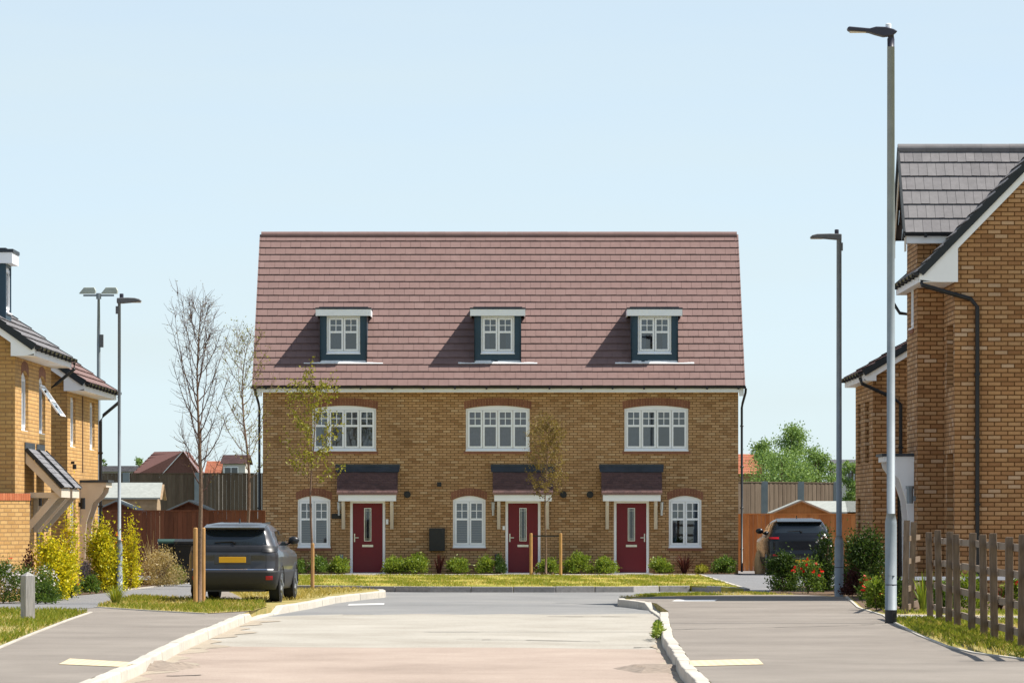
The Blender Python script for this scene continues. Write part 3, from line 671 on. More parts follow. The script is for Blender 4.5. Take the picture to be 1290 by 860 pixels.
# ================================================================ SIDE HOUSES
def side_house(name, label, Xf, sx, Y0, Y1, W, zg, pitch, tile, tw, gauge, bmat, road_ops, gable_ops=(), ov=.42, vg=.28, group=None, dep=.11):
    h = thing(name, label, 'house', (Xf, Y0, 0), group); t = math.tan(R(pitch)); ca, sa = math.cos(R(pitch)), math.sin(R(pitch))
    FR = Fr((Xf, Y0 if sx > 0 else Y1, 0), (sx, 0, 0)); xa = Xf-W if sx > 0 else Xf
    FG = Fr((xa, Y0, 0), (0, -1, 0)); ze = zg+.06; zw = ze+ov*t-.1
    mb = MB(); facade(mb, FR, Y1-Y0, zw, list(road_ops), dep); facade(mb, FG, W, zw, list(gable_ops), .11)
    zr = ze+(W/2+ov)*t
    for Y, s in ((Y0, 1), (Y1, -1)):
        p = [(xa, Y, zw), (xa+W, Y, zw), (xa+W/2, Y, zr-.12)]; mb.poly(p if s > 0 else p[::-1])
    mb.poly([(xa, Y1, -.1), (xa, Y1, zw), (xa+W, Y1, zw), (xa+W, Y1, -.1)])
    xb = Xf-sx*W; mb.poly([(xb, Y0, -.1), (xb, Y1, -.1), (xb, Y1, zw), (xb, Y0, zw)]); mb.obj('wall', bmat, h, uv=True)
    Xe = Xf+sx*ov; S = (W/2+ov)/ca; mb = MB(); L = Y1-Y0+2*vg
    roof(mb, (Xe, Y0-vg, ze), (0, 1, 0), (-sx*ca, 0, sa), L, S, tw, gauge, .04)
    mb.poly([(Xe, Y0-vg, ze-.01), (Xe, Y1+vg, ze-.01), (Xe-sx*S*ca, Y1+vg, ze+S*sa-.01), (Xe-sx*S*ca, Y0-vg, ze+S*sa-.01)])
    Xo = Xf-sx*(W+ov); mb.poly([(Xo, Y0-vg, ze), (Xo, Y1+vg, ze), (Xe-sx*S*ca, Y1+vg, ze+S*sa), (Xe-sx*S*ca, Y0-vg, ze+S*sa)])
    rf = mb.obj('roof', tile, h)
    mb = MB(); d = Vector((-sx*ca, 0, sa)); nn = Vector((sx*sa, 0, ca))       # verge units and barge boards
    rows = int(S/gauge)
    for Y, s in ((Y0-vg, -1), (Y1+vg, 1)):
        mb = MB()
        for i in range(rows):
            a = Vector((Xe, Y, ze))+d*(S*i/rows); b = Vector((Xe, Y, ze))+d*(S*(i+1)/rows); e = Vector((0, s*.04, 0))
            mb.hexa([a-nn*.1, a-nn*.1+e, b-nn*.1+e, b-nn*.1, a+nn*.055, a+nn*.055+e, b+nn*.028+e, b+nn*.028])
        mb.obj('verge_tile', 'verge', rf)
    for Y, s in ((Y0-vg+.012, 1), (Y1+vg-.032, 1)):
        mb = MB(); a = Vector((Xe, Y, ze))-nn*.1; b = a+d*S; a = a+d*.02; mb.prism([a, b, b-nn*.12, a-nn*.12], (0, .02, 0))
        mb.prism([(Xf-sx*.06, Y+.001, ze-.2), (Xf+sx*ov*.5, Y+.001, ze-.2), (Xe, Y+.001, ze-.15), (Xe, Y+.001, ze-.06), (Xf-sx*.06, Y+.001, ze-.1+(ov+.06)*t)], (0, .018, 0))
        mb.obj('barge_board', 'white', h)
    mb = MB(); mb.box(min(Xe, Xe-sx*.02), max(Xe, Xe-sx*.02), Y0-vg+.03, Y1+vg-.03, ze-.2, ze-.02); mb.box(min(Xf, Xe-sx*.021), max(Xf, Xe-sx*.021), Y0-vg+.03, Y1+vg-.03, ze-.2, ze-.185); mb.obj('fascia', 'white', h)
    gutter(FR, -vg-.03, Y1-Y0+vg+.03, zg+.05, ov+.065, .06).obj('gutter', 'black', h)
    return h, FR, FG, rf
def downpipe(parent, pts, mat='black', r=.036):
    mb = MB(); mb.tube(pts, r, 10); z = .6
    a = Vector(pts[-2]); b = Vector(pts[-1])
    while z < max(a.z, b.z)-.3: mb.box(a.x-.055, a.x+.055, a.y-.055, a.y+.055, z, z+.045); z += 1.3
    return mb.obj('downpipe', mat, parent, smooth=False)
# left, near
XA, YA0, YA1 = -9.94, 102.4, 110.4
def ua(y): return y-YA0
opsA = [(ua(103.75), ua(105.2), 3.42, 4.55, .1), (ua(107.6), ua(109.05), 3.42, 4.55, .1), (ua(104.6), ua(105.6), 0, 2.1, 0), (ua(107.15), ua(108.15), 0, 2.1, 0)]
hA, FA, FGA, rfA = side_house('detached_house', 'golden brick house with grey tiled roof, open window and tiled door canopies', XA, 1, YA0, YA1, 8.6, 5.02, 35, 'tile_grey', .33, .34, 'brick_left', opsA, dep=.15)
window(FA, opsA[0], hA, 2, ('curtain', 'open'), .7, bars=False, inset=.035); w = window(FA, opsA[1], hA, 1, None, .7, bars=False, tilt=0, inset=.035)
for o in opsA[:2]: arch(FA, o, hA, .2)
mb = MB(); u0, u1 = ua(107.66), ua(108.98)          # the sash that hangs open
Q = lambda u, t, w: FA.p(u, 4.46-t*.66, -.05+t*.46+w)
for a, b, c, d in ((u0, u0+.06, 0, 1), (u1-.06, u1, 0, 1), (u0, u1, 0, .07), (u0, u1, .93, 1), (u0, u1, .48, .54)):
    mb.hexa([Q(a, d, .04), Q(b, d, .04), Q(b, d, 0), Q(a, d, 0), Q(a, c, .04), Q(b, c, .04), Q(b, c, 0), Q(a, c, 0)])
sa = mb.obj('open_sash', 'white', w)
mb = MB(); mb.poly([Q(u0+.05, .06, .02), Q(u1-.05, .06, .02), Q(u1-.05, .94, .02), Q(u0+.05, .94, .02)]); mb.obj('pane', 'glass', w)
for i, o in enumerate(opsA[2:]):
    u0, u1, z0, z1, _ = o; d = MB(); d.fbox(FA, u0+.07, u1-.07, .03, z1-.07, -.1, -.06); dd = d.obj('door', 'verge', hA)
    f = MB(); f.fbox(FA, u0, u0+.068, 0, z1, -.11, -.03); f.fbox(FA, u1-.068, u1, 0, z1, -.11, -.03); f.fbox(FA, u0+.068, u1-.068, z1-.068, z1, -.11, -.03); f.obj('door_frame', 'white', dd)
    ca_, cb_ = (ua(104.4), ua(106.5)) if i == 0 else (ua(107.0), ua(108.75)); P = .74; zt, zb = 3.06, 2.27
    mb = MB()
    for q in (ca_+.02, cb_-.07):
        mb.prism([FA.p(q, zb-.2, P-.02), FA.p(q, zb-.02, P-.02), FA.p(q, zt-.06, .02), FA.p(q, zt-.3, .02)], FA.e*.05)
    mb.fbox(FA, ca_+.02, cb_-.02, zb-.2, zb-.02, P-.018, P+.01)
    can = mb.obj('canopy', 'cream', hA)
    mb = MB(); O = FA.p(ca_, zb, P+.05); su = FA.p(ca_, zt, .03)-O; roof(mb, O, FA.e, su, cb_-ca_, su.length, .3, .15, .022); mb.poly([O, O+FA.e*(cb_-ca_), O+FA.e*(cb_-ca_)+su, O+su]); mb.obj('tiled_roof', 'tile_slate', can)
    mb = MB(); mb.fbox(FA, ca_-.03, cb_+.03, zt-.02, zt+.13, .003, .02); mb.obj('lead_flashing', 'lead', can)
    mb = MB()
    for q in (ca_, cb_): mb = MB(); a = FA.p(q, zb, P+.05); mb.bar(a, a+su, .05, .07); mb.obj('verge_tile', 'verge', can)
    for q in (ca_+.1, cb_-.2):
        mb = MB(); mb.fbox(FA, q, q+.1, 1.35, 2.16, .004, .1); mb.fbox(FA, q, q+.1, 2.06, 2.17, .1, P-.03); mb.prism([FA.p(q+.01, 1.4, .1), FA.p(q+.01, 2.06, P-.06), FA.p(q+.01, 2.06, P-.24), FA.p(q+.01, 1.6, .1)], FA.e*.08); mb.obj('bracket', 'cream', can)
    mb = MB(); p = FA.p(ca_-.0 if i == 0 else ca_-.1, 1.9, .08); mb.tube([p, p+UP*.2], .05, 10); mb.fbox(FA, ca_-.04 if i == 0 else ca_-.14, ca_+.04 if i == 0 else ca_-.06, 1.92, 2.0, .003, .05); mb.obj('wall_lamp', 'black', hA)
Xg = XA+.42+.065
downpipe(hA, [(Xg, YA1+.2, 5.0), (Xg, YA1+.2, 4.86), (XA+.12, YA1+.14, 4.55), (XA-.07, YA1+.07, 4.4), (XA-.07, YA1+.07, .05)])
# its roof dormer
mb = MB(); X0, X1, Yd0, Yd1, zt = -12.3, -10.37, 104.9, 106.05, 6.88; t = math.tan(R(35))
rz = lambda X: 5.08+(XA+.42-X)*t
mb.poly([(X1, Yd0, rz(X1)-.1), (X1, Yd0, zt), (X0, Yd0, zt), (X0, Yd0, rz(X0)-.1)][::-1]); mb.poly([(X1, Yd1, rz(X1)-.1), (X1, Yd1, zt), (X0, Yd1, zt), (X0, Yd1, rz(X0)-.1)])
FDm = Fr((X1, Yd0, 0), (1, 0, 0)); ops = [(.1, 1.05, 5.86, 6.8, 0)]; facade(mb, FDm, Yd1-Yd0, zt, ops, .1, 5.5); d = mb.obj('dormer', 'dormer', hA)
window(FDm, ops[0], d, 1, None, .6, False, sill=False)
mb = MB(); mb.box(X0, X1+.14, Yd0-.12, Yd1+.12, zt-.02, zt+.2); mb.obj('fascia', 'white', d)
mb = MB(); mb.box(X0, X1+.16, Yd0-.14, Yd1+.14, zt+.202, zt+.27); mb.box(X0, X1+.0, Yd0, Yd1, zt+.27, zt+.3); mb.obj('flat_roof', 'lead', d)
# left, second
XB, YB0, YB1 = -10.1, 116.3, 125.0
def ub(y): return y-YB0
opsB = [(ub(117.1), ub(118.5), 3.27, 4.42, 0), (ub(122.5), ub(123.9), 3.27, 4.42, 0), (ub(117.1), ub(118.5), .85, 2.15, 0), (ub(119.9), ub(120.9), 0, 2.1, 0), (ub(122.5), ub(123.9), .85, 2.15, 0)]
hB, FB, FGB, rfB = side_house('detached_house', 'second golden brick house further down the left, with reddish roof and flat porch', XB, 1, YB0, YB1, 8.6, 4.66, 35, 'tile', .33, .34, 'brick_left', opsB, dep=.15)
for i in (0, 1, 2, 4): window(FB, opsB[i], hB, 2, ('curtain', 'open'), .65, False, inset=.035)
def porch(F, u0, u1, P, z, parent, mat='white'):
    mb = MB(); mb.fbox(F, u0, u1, z-.14, z-.03, .0, P)
    po = mb.obj('porch', mat, parent); mb = MB(); mb.fbox(F, u0-.04, u1+.04, z-.028, z+.03, .002, P+.05); mb.obj('flat_roof', 'lead', po)
    for q in (u0, u1-.1):
        pts = [F.p(q, z-.141, .004), F.p(q, z-.141, P-.06), F.p(q, z-.25, P-.08), F.p(q, z-.38, P*.72), F.p(q, z-.5, P*.5), F.p(q, z-.72, P*.38), F.p(q, z-.95, P*.26), F.p(q, z-1.3, .13), F.p(q, .0, .12), F.p(q, .0, .004)]
        mb = MB(); mb.prism(pts[::-1], F.e*.1); mb.obj('bracket', mat, po)
    return po
porch(FB, ub(119.6), ub(121.3), .62, 2.5, hB, 'cream')
d = MB(); u0, u1, z0, z1, _ = opsB[3]; d.fbox(FB, u0+.02, u1-.02, .02, z1-.02, -.1, -.06); d.obj('door', 'door', hB)
mb = MB(); p = FB.p(ub(119.3), 1.85, .1); mb.tube([p, p+UP*.26], .06, 8); mb.fbox(FB, ub(119.26), ub(119.34), 1.9, 2.0, .003, .05); mb.obj('wall_lamp', 'black', hB)
mb = MB(); mb.fbox(FB, ub(117.22), ub(117.28), 2.88, 2.94, .003, .08); p = FB.p(ub(117.25), 2.82, .08); mb.tube([p-UP*.06, p+UP*.05], .045, 10); mb.obj('security_light', 'black', hB)
downpipe(hB, [FB.p(ub(120.3), 4.5, .012), FB.p(ub(120.3), 3.0, .012), FB.p(ub(120.3), 2.7, .012)], 'bark', .016)  # dark movement joint in the brickwork, drawn as a thin tube
Xg = XB+.42+.065
downpipe(hB, [(Xg, YB1+.2, 4.6), (Xg, YB1+.2, 4.46), (XB+.12, YB1+.12, 4.15), (XB+.06, YB1-.06, 4.0), (XB+.06, YB1-.06, .05)], 'black', .04)
# garden wall on the left
wa = thing('garden_wall', 'golden brick garden wall with red coping beside the house on the left', 'wall', (-9.7, 101.9, 0))
a = Vector((-10.42, 100.5, 0)); b = Vector((-9.60, 101.95, 0)); dd = (b-a).normalized(); nn = Vector((dd.y, -dd.x, 0)); a = a-dd*3
FW = Fr(a, nn); L = (b-a).length; mb = MB(); mb.fbox(FW, 0, L, -.1, 2.0, -.22, 0); mb.obj('wall', 'brick_left', wa, uv=True)
mb = MB(); k = int(L/.078)
for i in range(k): mb.fbox(FW, L*(i+.04)/k, L*(i+.96)/k, 2.0, 2.14, -.235, .015)
mb.obj('coping', 'coping', wa)
# right, near, with a gabled wing towards the road
XC, YC0, YC1 = 8.85, 102.4, 108.4; ovC = .71; pC = 45.6
def uc(y): return YC1-y
opsC = [(uc(104.15), uc(102.65), 4.28, 5.55, 0), (uc(104.15), uc(102.65), .5, 2.95, 0)]
hC, FC, FGC, rfC = side_house('gabled_house', 'tall amber brick house with a grey tiled gabled wing beside the timber fence', XC, -1, YC0, YC1, 9.4, 6.5, pC, 'tile_grey', .33, .36, 'brick_right', opsC, ov=ovC, vg=.12, dep=.32)
for o in opsC: window(FC, o, hC, 2, ('curtain', 'open'), .65, False, inset=.2)
XW, YW0, YW1 = 8.31, 104.95, 107.7; Yr = (YW0+YW1)/2; zE, zR = 7.46, 9.3
FWf = Fr((XW, YW0, 0), (0, -1, 0)); FWr = Fr((XW, YW1, 0), (-1, 0, 0)); opW = [(.75, 1.75, 5.58, 6.72, 0)]
mb = MB(); facade(mb, FWr, YW1-YW0, zE+.1, opW, .08); mb.poly([FWf.p(0, -.1), FWf.p(XC-XW, -.1), FWf.p(XC-XW, 6.9), FWf.p(2.6, 8.6), FWf.p(2.6, zE+.1), FWf.p(0, zE+.1)])
mb.poly([(XW, YW1, zE+.1), (XW, YW0, zE+.1), (XW, Yr, zR-.1)]); mb.poly([(XW, YW1, -.1), (XW, YW1, zE+.1), (XW+4, YW1, zE+.1), (XW+4, YW1, -.1)])
mb.obj('wing_wall', 'brick_right', hC, uv=True); window(FWr, opW[0], hC, 2, ('curtain', 'open'), .65, False)
mb = MB(); yE = YW0-.32; su = Vector((0, Yr-yE, zR-zE)); Lr = 4.6; xv = XW-.27
roof(mb, (xv, yE, zE), (1, 0, 0), su, Lr, su.length, .182, su.length/6, .04)
mb.poly([(xv, yE, zE-.01), (xv+Lr, yE, zE-.01), (xv+Lr, Yr, zR-.01), (xv, Yr, zR-.01)])
roof(mb, (xv, 2*Yr-yE, zE), (1, 0, 0), Vector((0, -(Yr-yE), zR-zE)), Lr, su.length, .182, su.length/6, .04)
wr = mb.obj('wing_roof', 'tile_grey', hC)
mb = MB(); ridge(mb, (xv-.03, Yr, zR), (xv+Lr, Yr, zR), .11, .55); mb.obj('ridge', 'tile_grey', wr)
nv = Vector((0, -(zR-zE), Yr-yE)).normalized()
for s in (1, -1):
    mb = MB(); q = Vector((0, s*(Yr-yE), zR-zE)); o = Vector((xv, yE if s > 0 else 2*Yr-yE, zE)); n2 = Vector((0, nv.y*s, nv.z))
    mb.hexa([o-n2*.12+Vector((-.04, 0, 0)), o-n2*.12, o+q-n2*.12, o+q-n2*.12+Vector((-.04, 0, 0)), o+n2*.05+Vector((-.04, 0, 0)), o+n2*.05, o+q+n2*.05, o+q+n2*.05+Vector((-.04, 0, 0))])
    mb.obj('verge_tile', 'verge', wr)
for s in (1, -1):
    mb = MB(); q = Vector((0, s*(Yr-yE), zR-zE)); o = Vector((xv, yE if s > 0 else 2*Yr-yE, zE)); n2 = Vector((0, nv.y*s, nv.z))
    mb.prism([o-n2*.121, o+q-n2*.121, o+q-n2*.3, o-n2*.3], (.02, 0, 0))
    y = o.y; mb.prism([(xv+.001, y, zE-.02), (xv+.001, y, zE-.36), (xv+.001, y+s*.34, zE-.36), (xv+.001, y+s*.34, zE+.1)], (.018, 0, 0))
    mb.obj('barge_board', 'cream', wr)
mb = MB(); mb.box(xv+.02, xv+1.15, yE, yE+.02, zE-.2, zE-.015); mb.box(xv+.02, xv+1.15, yE+.021, YW0, zE-.2, zE-.18); mb.obj('fascia', 'white', wr)
FWg = Fr((xv, yE, 0), (0, -1, 0)); gutter(FWg, -.02, 1.65, zE-.0, .07, .06).obj('gutter', 'black', wr)
po = porch(FWr, .25, 1.9, .62, 2.95, hC)
mb = MB(); p = FWr.p(2.3, 1.95, .12); mb.tube([p, p+UP*.3], .07, 8); mb.tube([p+UP*.3, p+UP*.36], .09, 8); mb.fbox(FWr, 2.26, 2.34, 2.0, 2.1, .003, .06); mb.obj('wall_lamp', 'galv', hC)
XG = XC-ovC-.065
downpipe(hC, [(XG+.1, YC0-.02, 6.42), (XG+.12, YC0-.1, 6.3), (XC+.32, YC0-.08, 6.02), (XC+.45, YC0-.075, 5.86), (XC+.45, YC0-.075, .05)], 'black', .046)
downpipe(hC, [(XG, YC1+.05, 6.42), (XG, YC1+.05, 6.2), (XW-.1, YC1-.0, 5.98), (XC-.06, YC1-.03, 5.9), (XC-.06, YC1-.03, .1)])
# right, far
XD, YD0, YD1 = 8.12, 115.2, 121.
opsD = [(.7, 1.7, 2.9, 4.3, 0), (.7, 1.7, .8, 2.1, 0), (3.2, 4.6, 2.9, 4.3, 0)]
hD, FD_, FGD, rfD = side_house('detached_house', 'lower brick house with dark brown roof, half hidden behind the amber gabled house', XD, -1, YD0, YD1, 8.4, 4.86, 31, 'tile_dark', .33, .34, 'brick_right', opsD, [(.55, 1.6, 0, 2.15, 0)], ov=.24, dep=.26)
for o in opsD: window(FD_, o, hD, 2, ('curtain', 'open'), .65, False, inset=.15)
mb = MB(); mb.fbox(FGD, .57, 1.58, 0, 2.13, -.1, -.06); mb.obj('door', 'verge', hD)
mb = MB()
for i in range(15): mb.fbox(FGD, .5+1.2*i/15+.004, .5+1.2*(i+1)/15-.004, 2.15, 2.36, -.02, .006)
mb.obj('brick_arch', 'brick_arch', hD)
downpipe(hD, [(XD-.3, YD0-.15, 4.8), (XD-.26, YD0-.18, 4.66), (XD+.45, YD0-.1, 4.34), (XD+.62, YD0-.07, 4.2), (XD+.62, YD0-.07, .05)], 'black', .04)

# ================================================================ FENCES, SHEDS, STREET FURNITURE
def board_fence(name, label, a, b, h, mat, bay=2.4, bw=.125, postmat=None, z0=0., th=.02, posth=.05, rail=True):
    a = Vector(a); b = Vector(b); t = thing(name, label, 'fence', (a.x, a.y, 0)); d = (b-a).normalized(); L = (b-a).length; nn = Vector((d.y, -d.x, 0))
    if nn.y > 0: nn = -nn
    k = max(1, int(L/bay)); mb = MB(); x = 0
    while x < L:
        e = min(L, x+bw*random.uniform(.95, 1.05)); o = nn*(.012 if int(x/bw) % 2 else 0)+nn*random.uniform(0, .004); zt = z0+h-.05+random.uniform(-.012, .012)
        p = a+d*(x+.003)+o; q = a+d*(e-.003)+o; mb.hexa([(p.x, p.y, z0-.05), (q.x, q.y, z0-.05), (q.x-nn.x*th, q.y-nn.y*th, z0-.05), (p.x-nn.x*th, p.y-nn.y*th, z0-.05), (p.x, p.y, zt), (q.x, q.y, zt), (q.x-nn.x*th, q.y-nn.y*th, zt), (p.x-nn.x*th, p.y-nn.y*th, zt)]); x = e
    mb.obj('board_panel', mat, t)
    mb = MB(); mb.bar((a.x, a.y, z0+h-.035), (b.x, b.y, z0+h-.035), .07, .035)
    if rail:
        mb.bar((a.x+nn.x*.03, a.y+nn.y*.03, z0+h*.45), (b.x+nn.x*.03, b.y+nn.y*.03, z0+h*.45), .05, .09)
    mb.obj('capping_rail', mat, t)
    for i in range(k+1):
        p = a+d*(L*i/k)+nn*(.05 if postmat else -.05); mb = MB(); w = .07 if not postmat else .13
        mb.box(p.x-w, p.x+w, p.y-w*.7, p.y+w*.7, z0-.05, z0+h+(posth if postmat else -.03)); mb.obj('post', postmat or mat, t)
    return t
P1 = at(933, 700, 41); P2 = at(1092, 700, 41)
board_fence('board_fence', 'new orange timber board fence beside the right end of the terrace', (P1.x, P1.y, 0), (P2.x+1, P2.y, 0), 1.78, 'fence_orange', rail=False)
P1 = at(118, 700, 44.5); P2 = at(331, 700, 44.5)
board_fence('board_fence', 'dark brown stained board fence left of the terrace behind the bins', (P1.x-3, P1.y, 0), (P2.x, P2.y, 0), 1.87, 'fence_brown', rail=False)
P1 = at(110, 700, 33); P2 = at(340, 700, 33)
board_fence('acoustic_fence', 'tall grey weathered timber fence with steel posts behind the shed', (P1.x-4, P1.y, 0), (P2.x, P2.y, 0), 3.34, 'fence_grey', 2.55, .15, 'galv', posth=.0)
P1 = at(915, 700, 33); P2 = at(1052, 700, 32)
board_fence('acoustic_fence', 'tall grey weathered timber fence behind the orange fence on the right', (P1.x, P1.y, 0), (P2.x, P2.y, 0), 3.02, 'fence_grey', 2.1, .15, 'galv', posth=.0)
# post and rail fence
pf = thing('post_and_rail_fence', 'weathered post and rail fence on the grass beside the right pavement', 'fence', (6.7, 75, 0))
P0 = gp(1173.5, 779); P9 = gp(1270, 812.5); dv = (P9-P0)/7; k = 0; HT = 1.45
pos = [P0+dv*i+Vector((random.uniform(-.03, .03), random.uniform(-.15, .15), 0)) for i in range(11)]
for i, p in enumerate(pos):
    mb = MB(); w = .05; h = HT+random.uniform(-.03, .03); tl = Vector((random.uniform(-.035, .035), random.uniform(-.02, .02), 0))
    b = [Vector((p.x+x*w, p.y+y*w, -.1)) for x, y in ((-1, -1), (1, -1), (1, 1), (-1, 1))]; mb.hexa(b+[q+tl+UP*(h+.1-(.02 if j > 1 else 0)) for j, q in enumerate(b)]); mb.obj('post', 'rail', pf, bevel=.008)
off = Vector((.072, .02, 0))
for hh in (.89, .64, .38, .13):
    mb = MB()
    for i in range(10):
        a, b = pos[i]+off+UP*(HT*hh+random.uniform(-.012, .012)), pos[i+1]+off+UP*(HT*hh+random.uniform(-.012, .012)); e = (b-a)*.01; mb.bar(a+e, b-e, .038, .095)
    mb.obj('rail', 'rail_pale', pf)
pg = thing('fence_end', 'short leaning pair of fence posts with rails near the porch', 'fence', (8.0, 90, 0))
for (x, y, x2, y2, s) in ((1139.5, 771, 1142.5, 655, 72.5), (1147, 768, 1151, 657, 71.2)):
    a = at(x, y, s); b = at(x2, y2, s); a.z = -.05; mb = MB(); mb.bar(a, b, .1, .1, Vector((0, 1, 0))); mb.obj('post', 'rail', pg)
for z in (1.3, .9, .42, .1):
    a = at(1140, 700, 72.3); b = at(1158, 700, 68); a.z = b.z = z; mb = MB(); mb.bar(a+Vector((.05, .07, 0)), b, .038, .095); mb.obj('rail', 'rail', pg)
# low white rail before the right house
wl = thing('low_rail', 'low white horizontal board on short posts in front of the amber house', 'rail', (9.2, 101.6, 0))
mb = MB(); mb.box(7.72, 10.2, 101.6, 101.64, .42, .49); mb.obj('rail', 'white', wl)
for x in (7.8, 9., 10.1): mb = MB(); mb.box(x-.03, x+.03, 101.65, 101.71, -.02, .46); mb.obj('post', 'white', wl)
# lamps
def street_lamp(label, base, H, r0, r1, hb, arm, headmat, black=False, group='street lamps along the road', shape=0, sensor='white'):
    t = thing('street_lamp', label, 'street lamp', base, group); bx, by, _ = base
    mb = MB(); mb.tube([(bx, by, hb), (bx, by, H)], [r1*1.05, r1*.93], 16); pole = mb.obj('pole', 'galv', t, smooth=True)
    mb = MB(); mb.tube([(bx, by, -.05), (bx, by, hb-.1), (bx, by, hb-.04), (bx, by, hb+.08)], [r0, r0, r0*.97, r1*1.06], 16); bs = mb.obj('base_section', 'galv', t, smooth=True)
    mb = MB(); mb.tube([(bx, by, .6), (bx, by, .615)], r0*1.02, 16); mb.box(bx-r0*.6, bx+r0*.6, by-r0*1.03, by-r0*.7, .75, .752); mb.obj('door_seam', 'lampdark', bs)
    if black: mb = MB(); mb.tube([(bx, by, -.03), (bx, by, .21)], r0*1.03, 16); mb.obj('black_foot', 'black', bs)
    sg = 1 if arm > 0 else -1; A = abs(arm)
    if shape == 0:      # slim head on a neck
        mb = MB(); mb.tube([(bx, by, H-.03), (bx, by, H+.12), (bx-sg*.01, by, H+.2)], [r1*.88, r1*.9, r1*.55], 14); mb.obj('neck', headmat, t, smooth=True)
        prof = [(-.10, .235), (-.02, .17), (.12, .155), (.25, .19), (.35, .222), (A-.0, .245), (A+.02, .27), (A+.02, .30), (A-.01, .312), (.34, .283), (.24, .31), (.08, .305), (-.04, .27)]
    else:
        prof = [(-.05, -.02), (.07, -.02), (.30, .0), (A-.03, .02), (A, .03), (A-.05, .075), (A-.15, .1), (.2, .108), (-.05, .1)]
        mb = MB(); mb.box(bx-sg*.05-.03, bx-sg*.05+.03, by-.03, by+.03, H-.25, H-.08); mb.obj('bracket', 'lampgrey', t)
    mb = MB(); mb.prism([(bx+sg*x, by-.12, H+z) for x, z in prof], (0, .24, 0)); hd = mb.obj('head', headmat, t, bevel=.02)
    mb = MB(); x0 = A*.55; mb.box(bx+min(sg*x0, sg*A*.97), bx+max(sg*x0, sg*A*.97), by-.09, by+.09, H+(.225 if shape == 0 else -.003), H+(.24 if shape == 0 else .012)); mb.obj('lens', 'cream', hd)
    mb = MB(); zz = H+(.27 if shape == 0 else .1); xx = bx+sg*(.04 if shape == 0 else .05); mb.tube([(xx, by, zz), (xx, by, zz+.09), (xx, by, zz+.1)], [.045, .045, .03], 12); mb.obj('photocell', sensor, hd)
    return t
street_lamp('tallest galvanised street lamp with black foot, beside the timber fence', gp(1122.3, 784.5), 9.1, .094, .064, 1.65, -.67, 'lampdark', True)
street_lamp('galvanised street lamp beside the red flowers and hedge on the right', gp(1057, 750.5), 7.53, .097, .058, 1.2, -.62, 'lampgrey', shape=1, sensor='lampdark')
street_lamp('galvanised street lamp among the golden shrubs on the left', gp(150.3, 745.5), 6.42, .07, .036, 1.08, .5, 'lampgrey', shape=1, sensor='lampdark')
# floodlight mast
t = thing('floodlight_mast', 'slim mast with two floodlights behind the second house on the left', 'floodlight', (at(124.3, 700, 46).x, at(124.3, 700, 46).y, 0)); bx, by, _ = ORG[t.name]
mb = MB(); mb.tube([(bx, by, -.1), (bx, by, 6.4), (bx, by, 7.7)], [.055, .05, .034], 12); mb.obj('pole', 'galv', t, smooth=True)
mb = MB(); mb.bar((bx-.42, by, 7.72), (bx+.42, by, 7.72), .05, .05); mb.tube([(bx, by, 7.62), (bx, by, 7.78)], .07, 10); mb.obj('cross_arm', 'galv', t)
for s in (-1, 1):
    mb = MB(); c = Vector((bx+s*.3, by-.05, 7.83)); mb.prism([c+Vector((-.24, 0, -.06)), c+Vector((.2, 0, -.06)), c+Vector((.22, 0, .02)), c+Vector((.18, 0, .11)), c+Vector((-.1, 0, .11))], (0, .25, 0)); mb.obj('floodlight_head', 'floodlight', t, bevel=.01)
mb = MB(); mb.box(bx+.03, bx+.13, by-.06, by+.06, 6.3, 6.65); mb.obj('control_box', 'lampgrey', t)
# bollard
t = thing('bollard', 'square grey oak bollard with chamfered top on the left grass', 'bollard', gp(35, 781), None, R(33))
mb = MB(); w = .088; mb.hexa([(-w, -w, -.1), (w, -w, -.1), (w, w, -.1), (-w, w, -.1), (-w, -w, .72), (w, -w, .72), (w, w, .72), (-w, w, .72)]); mb.obj('post', 'bollard', t, False, bevel=.008)
mb = MB(); mb.poly([(-w, -w, .722), (w, -w, .722), (0, 0, .79)]); mb.poly([(w, -w, .722), (w, w, .722), (0, 0, .79)]); mb.poly([(w, w, .722), (-w, w, .722), (0, 0, .79)]); mb.poly([(-w, w, .722), (-w, -w, .722), (0, 0, .79)]); mb.obj('cap', 'bollard', t, False)
# bins
def bin_(label, x, y, rz, lid):
    t = thing('wheelie_bin', label, 'wheelie bin', gp(x, y), 'wheelie bins by the brown fence', rz); mb = MB()
    mb.hexa([(-.21, -.25, .08), (.21, -.25, .08), (.21, .22, .08), (-.21, .22, .08), (-.28, -.34, .98), (.28, -.34, .98), (.28, .3, .98), (-.28, .3, .98)]); mb.box(-.29, .29, -.35, .31, .94, 1.0); mb.obj('body', 'binblack', t, False, bevel=.02)
    mb = MB(); mb.prism([(-.3, -.36, 1.004), (-.3, .36, 1.03), (-.3, .34, 1.1), (-.3, .0, 1.115), (-.3, -.35, 1.06)], (.6, 0, 0)); mb.tube([(-.25, .4, 1.02), (.25, .4, 1.02)], .02, 8); mb.obj('lid', lid, t, False, bevel=.015)
    for s in (-1, 1): mb = MB(); mb.tube([(s*.2, .26, .11), (s*.26, .26, .11)], .1, 14); mb.obj('wheel', 'tyre', t, False)
bin_('black wheelie bin with dark green lid behind the buff shrub', 214, 734.5, R(6), 'bingreen'); bin_('black wheelie bin with black lid beside the staked bare tree', 236, 735, R(-4), 'binblack')
